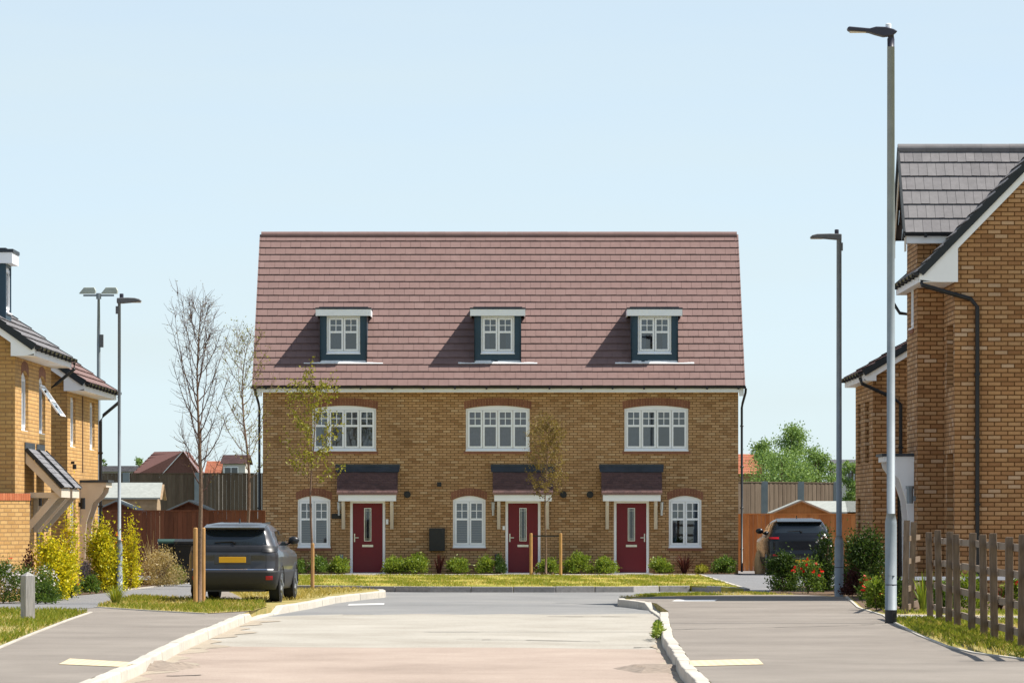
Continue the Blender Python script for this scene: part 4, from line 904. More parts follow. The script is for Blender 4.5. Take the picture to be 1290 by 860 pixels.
# sheds
def shed(name, label, xc, w, d, zw, zr, s, wallm, roofm, along, z0=0, over=.12, yaw=0.):
    p = at(xc, 700, s); t = thing(name, label, 'shed', (p.x, p.y, 0), None, yaw); hw, hd = w/2, d/2; mb = MB(); n_ = int(w/.12)
    mb.box(-hw, hw, -hd, hd, -.1, zw)
    if along: 
        for sg in (-1, 1): mb.prism([(sg*hw, -hd, zw), (sg*hw, hd, zw), (sg*hw, 0, zr)], (-sg*.04, 0, 0))
    else:
        for sg in (-1, 1): mb.prism([(-hw, sg*hd, zw), (hw, sg*hd, zw), (0, sg*hd, zr)], (0, -sg*.04, 0))
    for i in range(int(zw/.13)): mb.box(-hw-.008, hw+.008, -hd-.008, -hd, i*.13+.01, i*.13+.12)
    mb.obj('wall', wallm, t, False); mb = MB()
    for sg in (-1, 1):
        if along: a = [(-hw-over, sg*(hd+.15), zw-.08), (hw+over, sg*(hd+.15), zw-.08), (hw+over, 0, zr+.02), (-hw-over, 0, zr+.02)]
        else: a = [(sg*(hw+.15), -hd-over, zw-.08), (sg*(hw+.15), hd+over, zw-.08), (0, hd+over, zr+.02), (0, -hd-over, zr+.02)]
        mb.prism(a, (0, 0, .05))
    mb.obj('roof', roofm, t, False)
    if not along:
        for sg in (-1, 1): mb = MB(); mb.bar((sg*(hw+.16), -hd-over-.015, zw-.1), (0, -hd-over-.015, zr), .025, .12, Vector((0, 1, 0))); mb.obj('barge_board', wallm, t, False)
    else:
        for sg in (-1, 1): mb = MB(); mb.bar((hw+over+.015, sg*(hd+.16), zw-.1), (hw+over+.015, 0, zr), .025, .1, Vector((1, 0, 0))); mb.obj('barge_board', wallm, t, False)
    return t
shed('garden_shed', 'tan wooden shed with pale grey felt roof behind the brown fence', 161, 2.05, 1.9, 2.32, 2.72, 38, 'shedwood', 'felt', True)
shed('garden_shed', 'red brown shed gable peeping over the brown fence beneath the tan shed', 150, 1.6, 2.2, 1.78, 2.1, 41.5, 'fence_brown', 'felt', False)
shed('garden_shed', 'red brown shed gable over the brown fence just right of the bare tree', 241, 1.6, 2.2, 1.78, 2.1, 41.5, 'fence_brown', 'felt', False)
shed('garden_shed', 'orange brown shed gable over the orange fence behind the parked navy car', 1007, 1.7, 2.2, 1.82, 2.14, 38.5, 'fence_orange', 'felt', False)
shed('garden_shed', 'low shed with pale grey felt roof next to the right hand lamp post', 1046, 1.5, 2.0, 1.85, 2.12, 37.2, 'fence_orange', 'felt', True)
shed('garden_shed', 'rightmost pale grey shed roof touching the brick house behind the orange fence', 1084, .8, 2.0, 1.85, 2.12, 37.2, 'fence_orange', 'felt', True)
# far houses
def far_house(label, x0, x1, ytop, yeave, s, tile, gable=None, depth=8., windows=(), wallm='brick', hip=0.):
    a = at(x0, yeave, s); b = at(x1, ytop, s); zE, zR = a.z, b.z; t = thing('far_house', label, 'house', (a.x, a.y, 0)); Y = a.y; W = b.x-a.x
    mb = MB(); mb.box(a.x+.2, b.x-.2, Y+.2, Y+depth, -.1, zE)
    if gable: mb.poly([(b.x-gable, Y+.18, zE), (b.x, Y+.18, zE), (b.x-gable/2, Y+.18, zR)])
    mb.obj('wall', wallm, t, uv=True); mb = MB()
    roof(mb, (a.x, Y, zE), (1, 0, 0), (0, depth/2, zR-zE), W, math.hypot(depth/2, zR-zE), .33, .34, .04); mb.poly([(a.x, Y+depth/2, zR), (b.x, Y+depth/2, zR), (b.x, Y+depth, zE), (a.x, Y+depth, zE)]); mb.poly([(a.x, Y, zE-.01), (b.x, Y, zE-.01), (b.x, Y+depth/2, zR-.01), (a.x, Y+depth/2, zR-.01)]); mb.obj('roof', tile, t)
    for x in windows:
        mb = MB(); c = at(x, yeave, s); mb.box(c.x-.55, c.x+.55, Y+.12, Y+.21, zE-1.3, zE-.2); w = mb.obj('window', 'white', t); mb = MB(); mb.box(c.x-.47, c.x-.03, Y+.1, Y+.119, zE-1.22, zE-.28); mb.box(c.x+.03, c.x+.47, Y+.1, Y+.119, zE-1.22, zE-.28); mb.obj('pane', 'carglass', w)
    return t
# cross-gabled brown roof
s = 21; a = at(190, 568, s); hh = thing('far_house', 'distant house with brown tiled roof and brown gable above the grey fence', 'house', (a.x, a.y, 0)); Y = a.y
zE, zR = at(0, 603, s).z, a.z; xe0 = at(160, 0, s).x; xg0, xg1, xga = at(201, 0, s).x, at(256, 0, s).x, at(231, 0, s).x; xr0 = at(190, 0, s).x
mb = MB(); mb.box(xe0+.2, xg1-.2, Y+.3, Y+8, -.1, zE); mb.poly([(xg0, Y+.0, zE), (xg1, Y+.0, zE), (xga, Y+.0, zR)]); mb.obj('wall', 'tile_far', hh)
mb = MB(); mb.poly([(xe0, Y-.1, zE), (xg0, Y-.1, zE), (xga, Y+.1, zR), (xr0, Y+3, zR)]); mb.poly([(xga, Y+.1, zR), (xr0, Y+3, zR), (xr0, Y+6, zE), (xg1, Y+6, zE)]); mb.poly([(xg1, Y-.3, zE), (xg1, Y+6, zE), (xga, Y+6, zR), (xga, Y-.3, zR)])
for i in range(9):
    t_ = i/9; p0 = Vector((xe0, Y-.1, zE)).lerp(Vector((xr0, Y+3, zR)), t_); p1 = Vector((xg0, Y-.1, zE)).lerp(Vector((xga, Y+.1, zR)), t_); mb.bar(p0+Vector((0, -.05, 0)), p1+Vector((0, -.05, 0)), .05, .05)
rr = mb.obj('roof', 'tile_far', hh)
mb = MB(); mb.bar((xg0-.1, Y-.05, zE), (xga, Y-.05, zR+.02), .04, .12, Vector((0, 1, 0))); mb.bar((xg1+.1, Y-.05, zE), (xga, Y-.05, zR+.02), .04, .12, Vector((0, 1, 0))); mb.obj('barge_board', 'white', hh)
far_house('distant low house with grey brown roof and white windows at far left', 120, 176, 586, 594, 17, 'tile_grey', windows=(136, 158), wallm='render')
far_house('distant house with bright orange roof right of the bare tree', 257, 278, 580, 597, 16, 'tile_orange', windows=(), wallm='render')
far_house('distant house with dark brown roof between the bare trees', 277, 312, 572, 584, 17, 'tile_dark', windows=(291,), wallm='render')
far_house('distant house with orange roof beside the right end of the terrace', 922, 962, 571, 597, 16, 'tile_orange', wallm='brick')
far_house('distant house with slate grey roof right of the far trees', 1050, 1090, 578, 590, 16, 'tile_slate', windows=(1076,), wallm='render')
# sack by the navy car
t = MB(); c = at(957.5, 722, 43.2); c.z = 0; rng = random.Random(3); hts = [(0, .2), (.15, .23), (.35, .22), (.55, .2), (.66, .14), (.7, .05)]
vs = []; k = 14
for z, r in hts:
    for j in range(k): a_ = 2*math.pi*j/k; rr_ = r*(1+rng.uniform(-.1, .1)); vs.append((c.x+rr_*math.cos(a_)*.72, c.y+rr_*math.sin(a_), z+.0+(rng.uniform(-.015, .015) if z else 0)))
fs = [(i*k+j, i*k+(j+1) % k, (i+1)*k+(j+1) % k, (i+1)*k+j) for i in range(len(hts)-1) for j in range(k)]+[tuple(range((len(hts)-1)*k, len(hts)*k))]
t.raw(vs, fs); tag(t.obj('garden_sack', 'sack', smooth=True), 'tan upright sack standing beside the navy car by the orange fence', 'sack')
# ================================================================ PLANTS
def foliage_mb(c, rx, ry, h, n, L, W, clumps=14, z0=.04, spread=.22, up=.4, taper=0.):
    mb = MB(); cs = []
    for i in range(clumps):
        a = random.uniform(0, 2*math.pi); q = random.random()**.5; zz = random.random()
        k = math.sqrt(max(0, 1-zz**2))*(1-taper*zz) if taper < 1 else 1-zz*.85
        cs.append(Vector((rx*q*k*math.cos(a), ry*q*k*math.sin(a), zz*.86*h)))
    for i in range(n):
        b = random.choice(cs); g = random.gauss
        p = Vector((b.x+g(0, spread*rx), b.y+g(0, spread*ry), abs(b.z+g(0, spread*h*.55))+z0))
        out = Vector((p.x/max(rx, .01), p.y/max(ry, .01), .5)); d = (out*.6+runit()+UP*up).normalized()
        mb.leaf(c+p, d, runit(), L*random.uniform(.6, 1.25), W*random.uniform(.7, 1.2))
    return mb
def stems_mb(c, rx, h, n, r=.008):
    mb = MB()
    for i in range(n):
        a = random.uniform(0, 6.28); q = random.uniform(.2, .8)*rx; mb.tube([c, c+Vector((q*.4*math.cos(a), q*.4*math.sin(a), h*.4)), c+Vector((q*math.cos(a), q*math.sin(a), h*.8))], [r, r*.8, r*.4], 5)
    return mb
def flowers_mb(c, rx, ry, h, n, r, zlo=.6, flat=.5):
    mb = MB()
    for i in range(n):
        a = random.uniform(0, 6.28); q = math.sqrt(random.random()); z = h*random.uniform(zlo, 1.08)*(1-.25*q*q); p = c+Vector((rx*q*math.cos(a), ry*q*math.sin(a), z))
        nn = (runit()*.7+Vector((.3, -.5, .6))).normalized(); s = nn.cross(UP).normalized(); t = s.cross(nn); rr = r*random.uniform(.6, 1.2)
        mb.poly([p+(s*math.cos(k*1.2566)+t*math.sin(k*1.2566))*rr for k in range(5)])
    return mb
def shrub(label, c, rx, h, mat, n=900, L=.06, W=.03, name='shrub', cat='shrub', ry=None, group=None, clumps=14, fl=None, spread=.22, up=.4, taper=0., stem='bark'):
    c = Vector(c); t = thing(name, label, cat, c, group); ry = ry or rx
    foliage_mb(c, rx, ry, h, int(n*1.9), L*1.12, W*1.2, int(clumps*1.4), .03, spread, up, taper).obj('foliage', mat, t)
    stems_mb(c, rx, h, 7).obj('stem', stem, t)
    if fl: flowers_mb(c, rx*1.0, ry, h, fl[1], fl[2], fl[3] if len(fl) > 3 else .6).obj('blossom', fl[0], t)
    return t
def spiky(label, c, h, n, mat, w=.04, name='spiky_plant', cat='plant', lean=.6, group=None, fl=None):
    c = Vector(c); t = thing(name, label, cat, c, group); mb = MB()
    for i in range(n):
        a = random.uniform(0, 6.28); l = h*random.uniform(.6, 1.1); d = Vector((math.cos(a), math.sin(a), 0)); ln = random.uniform(.1, lean); s = Vector((-d.y, d.x, 0)); pr = None
        for j in range(5):
            q = j/4; p = c+d*(.05+l*ln*q**1.6)+UP*(l*(q-.25*ln*q*q)); ww = w*(1-q)**.6*.5+.002
            e = (p-s*ww, p+s*ww)
            if pr: mb.poly((pr[0], pr[1], e[1], e[0]))
            pr = e
    mb.obj('foliage', mat, t)
    if fl: flowers_mb(c, h*.5, h*.5, h, fl[1], fl[2]).obj('blossom', fl[0], t)
    return t
TG = 'shrubs along the front of the terrace'
def tx(x): return (x-CX)/43.3
row = [(378, .24, .36, 'leaf_mid', 'small green shrub beneath the leftmost ground floor window, nearest the grey car'), (401, .3, .42, 'leaf_mid', 'green shrub beneath the leftmost ground floor window, behind the staked leafy sapling'), (428, .24, .46, 'leaf_green', 'bright green shrub at the foot of the wall just left of the first red door'),
       (498, .33, .46, 'leaf_green', 'green shrub just right of the first red door'), (525, .36, .5, 'leaf_green', 'wide green shrub between the first red door and the black meter box'),
       (577, .28, .44, 'leaf_green', 'green shrub right of the dark spiky plant under the middle window'), (611, .25, .45, 'leaf_green', 'round bright green shrub below the right edge of the middle ground floor window'), (630, .16, .5, 'leaf_dark', 'narrow dark shrub tight against the left of the middle red door'),
       (690, .3, .42, 'leaf_green', 'green shrub behind the sapling with two stakes, right of the middle door'), (729, .4, .54, 'leaf_green', 'largest green shrub between the middle and right red doors'), (763, .32, .44, 'leaf_green', 'green shrub just left of the right red door'),
       (831, .32, .42, 'leaf_green', 'green shrub just right of the right red door'), (884, .2, .2, 'leaf_sapling', 'low yellow green shrub right of the purple spiky plant'), (913, .32, .45, 'leaf_mid', 'round dark green shrub by the right corner of the terrace')]
for x, r, h, m, lb in row: shrub(lb, (tx(x), 148.95-.1*random.random(), .01), r, h, m, int(4200*r), .065, .032, group=TG, ry=.5, clumps=22, spread=.2)
spiky('dark purple spiky plant below the black meter box', (tx(553), 149, .01), .62, 34, 'leaf_red', .05, lean=.5, group='purple spiky plants by the terrace'); spiky('bushy purple spiky plant beneath the right ground floor window', (tx(862), 148.9, .01), .62, 90, 'leaf_red', .045, lean=.8, group='purple spiky plants by the terrace')
# left beds
def L0(x, y): return gp(x, y)+Vector((0, .3, 0))
def LS(x, s): p = at(x, HZ, s); p.z = 0; return p
shrub('white flowered shrub at the left edge in front of the garden wall', LS(4, 65.3), .42, .72, 'leaf_mid', 1500, .05, .02, fl=('petal_white', 260, .022, .35), group='white flowered shrubs')
shrub('white flowered shrub behind the oak bollard', LS(30, 65), .33, .66, 'leaf_mid', 1100, .05, .02, fl=('petal_white', 170, .022, .35), group='white flowered shrubs')
shrub('white flowered shrub touching the large golden shrub', LS(55, 64.6), .30, .68, 'leaf_mid', 1000, .05, .02, fl=('petal_white', 110, .02, .45), group='white flowered shrubs')
shrub('large golden yellow shrub below the tiled door canopies', LS(67, 62.8), .40, 1.25, 'leaf_yellow', 4600, .06, .034, clumps=15, group='golden shrubs', spread=.24, up=.1)
shrub('tall narrow golden shrub between the canopies and the flat porch', LS(90, 58.8), .19, 1.72, 'leaf_yellow', 1100, .06, .03, clumps=9, group='golden shrubs', spread=.42, up=.2)
shrub('golden shrub in front of the flat porch, left of the lamp post', L0(129, 746)+Vector((0, .3, 0)), .36, 1.42, 'leaf_yellow', 3700, .06, .034, clumps=15, group='golden shrubs', spread=.27, up=.1)
shrub('golden shrub rising behind the left lamp post', L0(160, 742)+Vector((0, .8, 0)), .2, 1.45, 'leaf_yellow', 1300, .06, .03, clumps=10, group='golden shrubs', spread=.38, up=.1)
shrub('grey purple lavender clump between two golden shrubs', L0(106, 746), .2, .62, 'leaf_grey', 900, .09, .012, name='lavender', cat='plant', up=1.2)
shrub('low green plant with red poppies at the foot of the large golden shrub', LS(82, 62), .28, .42, 'leaf_mid', 800, .05, .025, fl=('petal_red', 9, .05, .8), name='poppy_plant', cat='plant')
shrub('low green leafy plant under the lavender clump', L0(112, 747.8), .22, .36, 'leaf_mid', 700, .05, .03, name='leafy_plant', cat='plant')
shrub('low green plant beside the oak bollard under the golden shrub', LS(57, 65.6), .3, .36, 'leaf_mid', 800, .06, .02, name='leafy_plant', cat='plant')
shrub('dark green low plant at the foot of the left lamp post', L0(146, 745), .25, .28, 'leaf_dark', 600, .05, .025, name='leafy_plant', cat='plant')
shrub('small dark red leaved shrub at the corner of the garden wall', LS(35, 64.3), .13, 1.0, 'leaf_red', 300, .06, .03)
shrub('tall red poppy in front of the garden wall', LS(12, 64.6), .1, .95, 'leaf_mid', 90, .08, .012, fl=('petal_red', 3, .05, .95), name='poppy_plant', cat='plant', up=1.5)
shrub('buff dry flowered shrub between the left lamp post and the bins', L0(200, 738.5)+Vector((0, .2, 0)), .54, .82, 'straw', 2800, .045, .022, name='dry_shrub', stem='bark_pale', clumps=22)
shrub('green weeds at the foot of the buff dry shrub', L0(222, 737.5), .22, .42, 'leaf_green', 700, .07, .015, name='weed', cat='plant', up=1.)
shrub('orange flowered plant between golden shrub and brown fence', L0(143, 742)+Vector((0, 1.2, 0)), .12, 1.25, 'leaf_mid', 120, .06, .02, fl=('petal_orange', 12, .05, .85), name='flowering_plant', cat='plant', up=1.2)
spiky('tall straw coloured grass stems behind the buff shrub', L0(190, 737)+Vector((0, .6, 0)), 1.35, 26, 'straw', .014, 'ornamental_grass', 'grass', .5)
spiky('tuft of tall green grass at the corner of the left lamp post verge', gp(146, 762), .42, 140, 'grass', .016, 'grass_tuft', 'grass', .7)
# right beds
shrub('dark green shrub in front of the navy car', gp(987, 746)+Vector((0, .2, 0)), .38, .84, 'leaf_dark', 3000, .055, .03, spread=.2)
shrub('red flowering rose bush left of the right lamp post', gp(1018, 747.3), .40, .74, 'leaf_mid', 1300, .05, .028, fl=('petal_red', 34, .042, .7), name='rose_bush', clumps=18)
shrub('tall dark shrub with a few pale flowers behind the red rose bush', gp(1042, 745)+Vector((0, .3, 0)), .26, 1.3, 'leaf_dark', 1900, .055, .03, fl=('petal_white', 9, .03, .75), spread=.24)
shrub('large dark green bush right of the lamp post by the far brick house', gp(1094, 749)+Vector((0, .4, 0)), .55, 1.3, 'leaf_dark', 3600, .06, .032, clumps=24)
shrub('dark green bush between the right lamp post and the large bush', gp(1074, 748)+Vector((0, .3, 0)), .25, 1.05, 'leaf_dark', 1500, .06, .03)
shrub('purple leaved low shrub at the foot of the large dark bush', gp(1074, 751)+Vector((0, .1, 0)), .2, .55, 'leaf_red', 500, .05, .03)
shrub('low bush with several red flowers beside the pavement edge on the right', gp(1093, 757), .17, .5, 'leaf_mid', 420, .05, .025, fl=('petal_red', 14, .05, .7), name='flowering_plant', cat='plant')
shrub('bright green bush with a few red flowers just left of the tall lamp post', gp(1104, 768), .27, .52, 'leaf_green', 1500, .05, .03, fl=('petal_red', 5, .05, .6), name='flowering_plant', cat='plant')
shrub('green leafy plant behind the tall lamp post by the leaning posts', gp(1134, 766), .22, .46, 'leaf_mid', 800, .06, .03, name='leafy_plant', cat='plant')
spiky('yellow green iris leaves behind the leaning fence posts', gp(1163, 770), .72, 46, 'leaf_green', .035, 'iris_plant', 'plant', .45)
shrub('green leafy plant behind the first posts of the rail fence', gp(1192, 768), .3, .5, 'leaf_mid', 900, .06, .03, name='leafy_plant', cat='plant')
shrub('tall green plant in the middle behind the rail fence', gp(1222, 769), .26, .62, 'leaf_green', 900, .07, .03, name='leafy_plant', cat='plant', up=.9)
spiky('bronze leaved spiky plant behind the right part of the rail fence', gp(1258, 769), .5, 40, 'leaf_red', .04, lean=.9)
shrub('green plant with a red poppy behind the right end of the rail fence', gp(1281, 769), .28, .56, 'leaf_green', 800, .06, .03, fl=('petal_red', 3, .06, .9), name='poppy_plant', cat='plant')
# kerb weed
shrub('green weed growing in the gutter beneath the right kerb', gp(827.5, 806, ROADZ), .09, .26, 'leaf_green', 260, .06, .025, name='weed', cat='plant', ry=1.4, clumps=8)
# grass
def grass(name, polys, n, h, mat, lean=.5, zz=.0, dens=None):
    mb = MB()
    for pts, k in polys:
        xs = [p.x for p in pts]; ys = [p.y for p in pts]; c = 0; tries = 0
        while c < k and tries < k*30:
            tries += 1; x = random.uniform(min(xs), max(xs)); y = random.uniform(min(ys), max(ys)); ins = False; j = len(pts)-1
            for i in range(len(pts)):
                if (ys[i] > y) != (ys[j] > y) and x < (xs[j]-xs[i])*(y-ys[i])/(ys[j]-ys[i])+xs[i]: ins = not ins
                j = i
            if not ins: continue
            if dens:
                v = math.sin(x*2.1+1.3*math.sin(y*.35))+math.sin(y*.8+x*.7)+.9*math.sin(x*5.3+y*.27)
                if v < random.uniform(-2, 1.4)*dens: continue
            c += 1; a = random.uniform(0, 6.28); l = h*random.uniform(.4, 1.3); d = Vector((math.cos(a), math.sin(a), 0)); s = Vector((-d.y, d.x, 0))*random.uniform(.005, .009)
            p = Vector((x, y, zz)); q = p+d*(l*lean*.35)+UP*(l*.6); r = p+d*(l*lean*random.uniform(.5, 1.2))+UP*l
            mb.poly((p-s, p+s, q+s*.7, r, q-s*.7))
    return struct(mb.obj(name, mat), 'stuff')
GR = G([(1118, 779.8), (1140, 780), (1420, 783.5), (1420, 842), (1290, 829.3), (1230, 821.5), (1195, 813), (1160, 799), (1132, 785.5)])
GR2 = G([(1112, 770), (1140, 771.5), (1420, 771), (1420, 777), (1118, 772.8)])
GC = [KRend[1], KRend[2], KRend[3], KRend[4]]+G([(1000, 748.3), (930, 748.7), (830, 750.3), (800, 752.7), (788, 753.6)])
GL2 = G([(345, 756.5), (372, 756), (396, 753), (424, 748.2), (470, 743.2), (440, 741.3), (340, 742.5), (285, 744), (314, 757)])
TL = [Vector(p) for p in tb[2:]]+[Vector((TXR, 146.3, 0)), Vector((-9, 146.3, 0))]
grass('grass', [(GA, 9000), (GR, 15000), (GR2, 2500), (GB, 5200)], 0, .075, 'grass', .7, .005, .9)
grass('grass', [(GA, 1500), (GR, 2500), (GB, 2500), (GL2, 2600)], 0, .07, 'grass_dry', .9, .005)
grass('grass', [(TL, 24000), (GC, 4500)], 0, .045, 'grass', .7, .0, .5)
grass('grass', [(TL, 9000), (GC, 800)], 0, .045, 'grass_dry', .8, .0)
# trees -------------------------------------------------------------
def sapling(label, base, H, r0, cb, width, nb, twigs, leafmat_, nleaf, L, W, bark='bark', bbark=None, group='young street trees', wob=.05, steep=.75, fork=0, top=None, tw=.35):
    base = Vector(base); t = thing('sapling', label, 'tree', base, group); k = 9
    ph = random.uniform(0, 6); P = [base+Vector((wob*math.sin(ph+i*.9)*i/k, wob*math.cos(ph+i*1.1)*i/k, H*i/k)) for i in range(k+1)]
    def tp(q): i = min(k-1, int(q*k)); return P[i].lerp(P[i+1], q*k-i)
    mb = MB(); mb.tube(P, [r0*(1-.93*i/k)+.003 for i in range(k+1)], 8); mb.obj('trunk', bark, t, smooth=True)
    br = MB(); pts = []
    for i in range(nb):
        q = cb+(.97-cb)*((i+.5)/nb)**.9; p = tp(q); a = i*2.4+random.uniform(-.4, .4); env = width*math.sin(math.pi*min(1, .22+.78*((q-cb)/(1-cb))))**.8
        l = env*random.uniform(.7, 1.2)+.1; rise = l*steep*random.uniform(.8, 1.8)
        d = Vector((math.cos(a), math.sin(a), 0)); B = [p]
        for j in range(1, 6): f = j/5; B.append(p+d*(l*(f**.8))+UP*(rise*f**1.25)+rv(.025*l))
        r = r0*.42*(1-q*.75)*random.uniform(.7, 1.1); br.tube(B, [r*(1-.85*j/5)+.0015 for j in range(6)], 5)
        for j in range(twigs):
            f = random.uniform(.2, 1.); ii = min(4, int(f*5)); s = B[ii].lerp(B[ii+1], f*5-ii); dd = (runit()+d*.5+UP*.9).normalized(); ln = tw*random.uniform(.4, 1.1)*(.5+width)
            E = [s, s+dd*ln*.5+rv(.02), s+dd*ln+UP*ln*.15]; br.tube(E, [.005, .0036, .002], 3, cap=False); pts += [E[1], E[2], E[1].lerp(E[2], .5), B[ii]]
    br.obj('branches', bbark or bark, t)
    lf = MB()
    for i in range(nleaf):
        p = random.choice(pts)+rv(.06); lf.leaf(p, (runit()+Vector((0, 0, -.3))).normalized(), runit(), L*random.uniform(.6, 1.2), W*random.uniform(.7, 1.2))
    if nleaf: lf.obj('leaves', leafmat_, t)
    return t
def stakes(label, pts, h, bar=None, group='tree stakes'):
    for i, (p, lb) in enumerate(zip(pts, label)):
        t = thing('tree_stake', lb, 'stake', p, group); mb = MB(); p = Vector(p); mb.tube([p-UP*.1, p+UP*h, p+UP*(h+.02)], [.042, .042, .03], 12); mb.obj('post', 'stake', t, smooth=False)
        if bar and i == 0: mb = MB(); mb.bar(p+UP*(h-.06)+Vector((0, .04, 0)), Vector(bar)+UP*(h-.06)+Vector((0, .04, 0)), .008, .035); mb.obj('cross_tie', 'black', t)
b1 = LS(251.5, 65.5); sapling('tall bare twiggy tree with two stakes left of the grey car', b1, 5.72, .05, .36, .45, 34, 18, 'leaf_brown', 900, .03, .018, 'bark', steep=1.8, wob=.07, bbark='bark_red')
stakes(['thick round stake left of the bare tree trunk by the grey car', 'thinner round stake right of the bare tree trunk by the grey car'], [LS(246.2, 66), LS(256, 65.3)], 1.45)
b2 = Vector(((311-CX)/54.5, FPX/54.5, 0)); sapling('sparse small leaved tree behind the grey car at the terrace corner', b2, 5.85, .045, .42, .52, 26, 14, 'leaf_sapling', 1300, .05, .03, 'bark', steep=1.4, wob=.16)
b3 = gp(393, 738.5); sapling('leafy yellow green young tree on the lawn beside the first window', b3, 4.95, .034, .47, .62, 20, 7, 'leaf_sapling', 2100, .075, .045, 'bark', steep=.75, wob=.1)
stakes(['single round stake below the leafy young tree'], [b3+Vector((.02, -.12, 0))], 1.02)
b4 = gp(687.5, 724); sapling('small bronze leaved young tree between two stakes by the middle red door', b4, 4.35, .032, .46, .44, 24, 11, 'leaf_brown', 4200, .055, .034, 'bark', steep=.9)
stakes(['left of the two crossbarred stakes by the middle red door', 'right of the two crossbarred stakes by the middle red door'], [gp(669, 724.5), gp(706.3, 724.5)], 1.18, gp(706.3, 724.5))
mb = MB(); c = b4
for i in range(60): mb.leaf(c+Vector((random.gauss(0, .3), random.gauss(0, .5), .02)), (runit()+UP*.3).normalized(), runit(), .1, .05)
struct(mb.obj('mulch', 'soil'), 'stuff')
def tree(label, xb, s, ytop, wpx, mat, n, leaf=.22, trunk=.12, name='tree', clumps=30, shape=.6, group='trees behind the far fences'):
    p = at(xb, HZ, s); base = Vector((p.x, p.y, 0)); H = at(xb, ytop, s).z; W = wpx/s/2; t = thing(name, label, 'tree', base, group); mb = MB()
    mb.tube([base, base+UP*H*.5, base+UP*H*.9], [trunk, trunk*.7, .03], 7); mb.obj('trunk', 'bark', t)
    bm = MB(); cs = []
    for i in range(clumps):
        a = i*2.4; q = random.uniform(.1, 1)**.6; zz = random.random(); k = (math.sin(math.pi*(.12+.86*zz))**shape)
        cs.append(base+Vector((W*q*k*math.cos(a), W*q*k*math.sin(a), H*(.3+.66*zz))))
    for c in cs: bm.tube([base+UP*(c.z-base.z)*.55, c], [.03, .01], 4, cap=False)
    bm.obj('branches', 'bark', t); lf = MB(); sp = W*.2
    for i in range(n):
        c = random.choice(cs); p = c+Vector((random.gauss(0, sp), random.gauss(0, sp), random.gauss(0, sp*.75))); d = (runit()+UP*.2).normalized(); lf.leaf(p, d, runit(), leaf*random.uniform(.5, 1.2), leaf*.6)
    lf.obj('crown', mat, t); return t
tree('tallest pale green tree above the orange fence on the right', 997, 20, 531, 62, 'leaf_far', 11000, .16, clumps=46)
tree('lower green tree left of the tallest tree, near the terrace corner', 962, 19.5, 552, 44, 'leaf_far', 6000, .16, clumps=28)
tree('bushy yellow green tree filling the gap above the orange fence', 985, 21, 572, 92, 'leaf_far', 8500, .15, clumps=40, shape=.55)
tree('yellow green tree behind the right lamp post', 1031, 20.5, 560, 46, 'leaf_far', 6500, .15, clumps=30)
tree('green tree between right lamp post and brick house', 1074, 20, 579, 34, 'leaf_far', 5500, .15, clumps=30, shape=.3)
tree('small distant tree just right of the left brick house', 133, 15, 572, 16, 'leaf_mid', 500, .2, clumps=8); tree('second small distant dark tree left of the lamp post', 149, 15, 572, 22, 'leaf_mid', 700, .2, clumps=9); tree('small distant yellow green tree at the brown far roof', 177, 15, 570, 20, 'leaf_far', 700, .2, clumps=9)
tree('small distant tree behind the sapling at the terrace corner', 296, 15, 576, 26, 'leaf_mid', 800, .2, clumps=10)

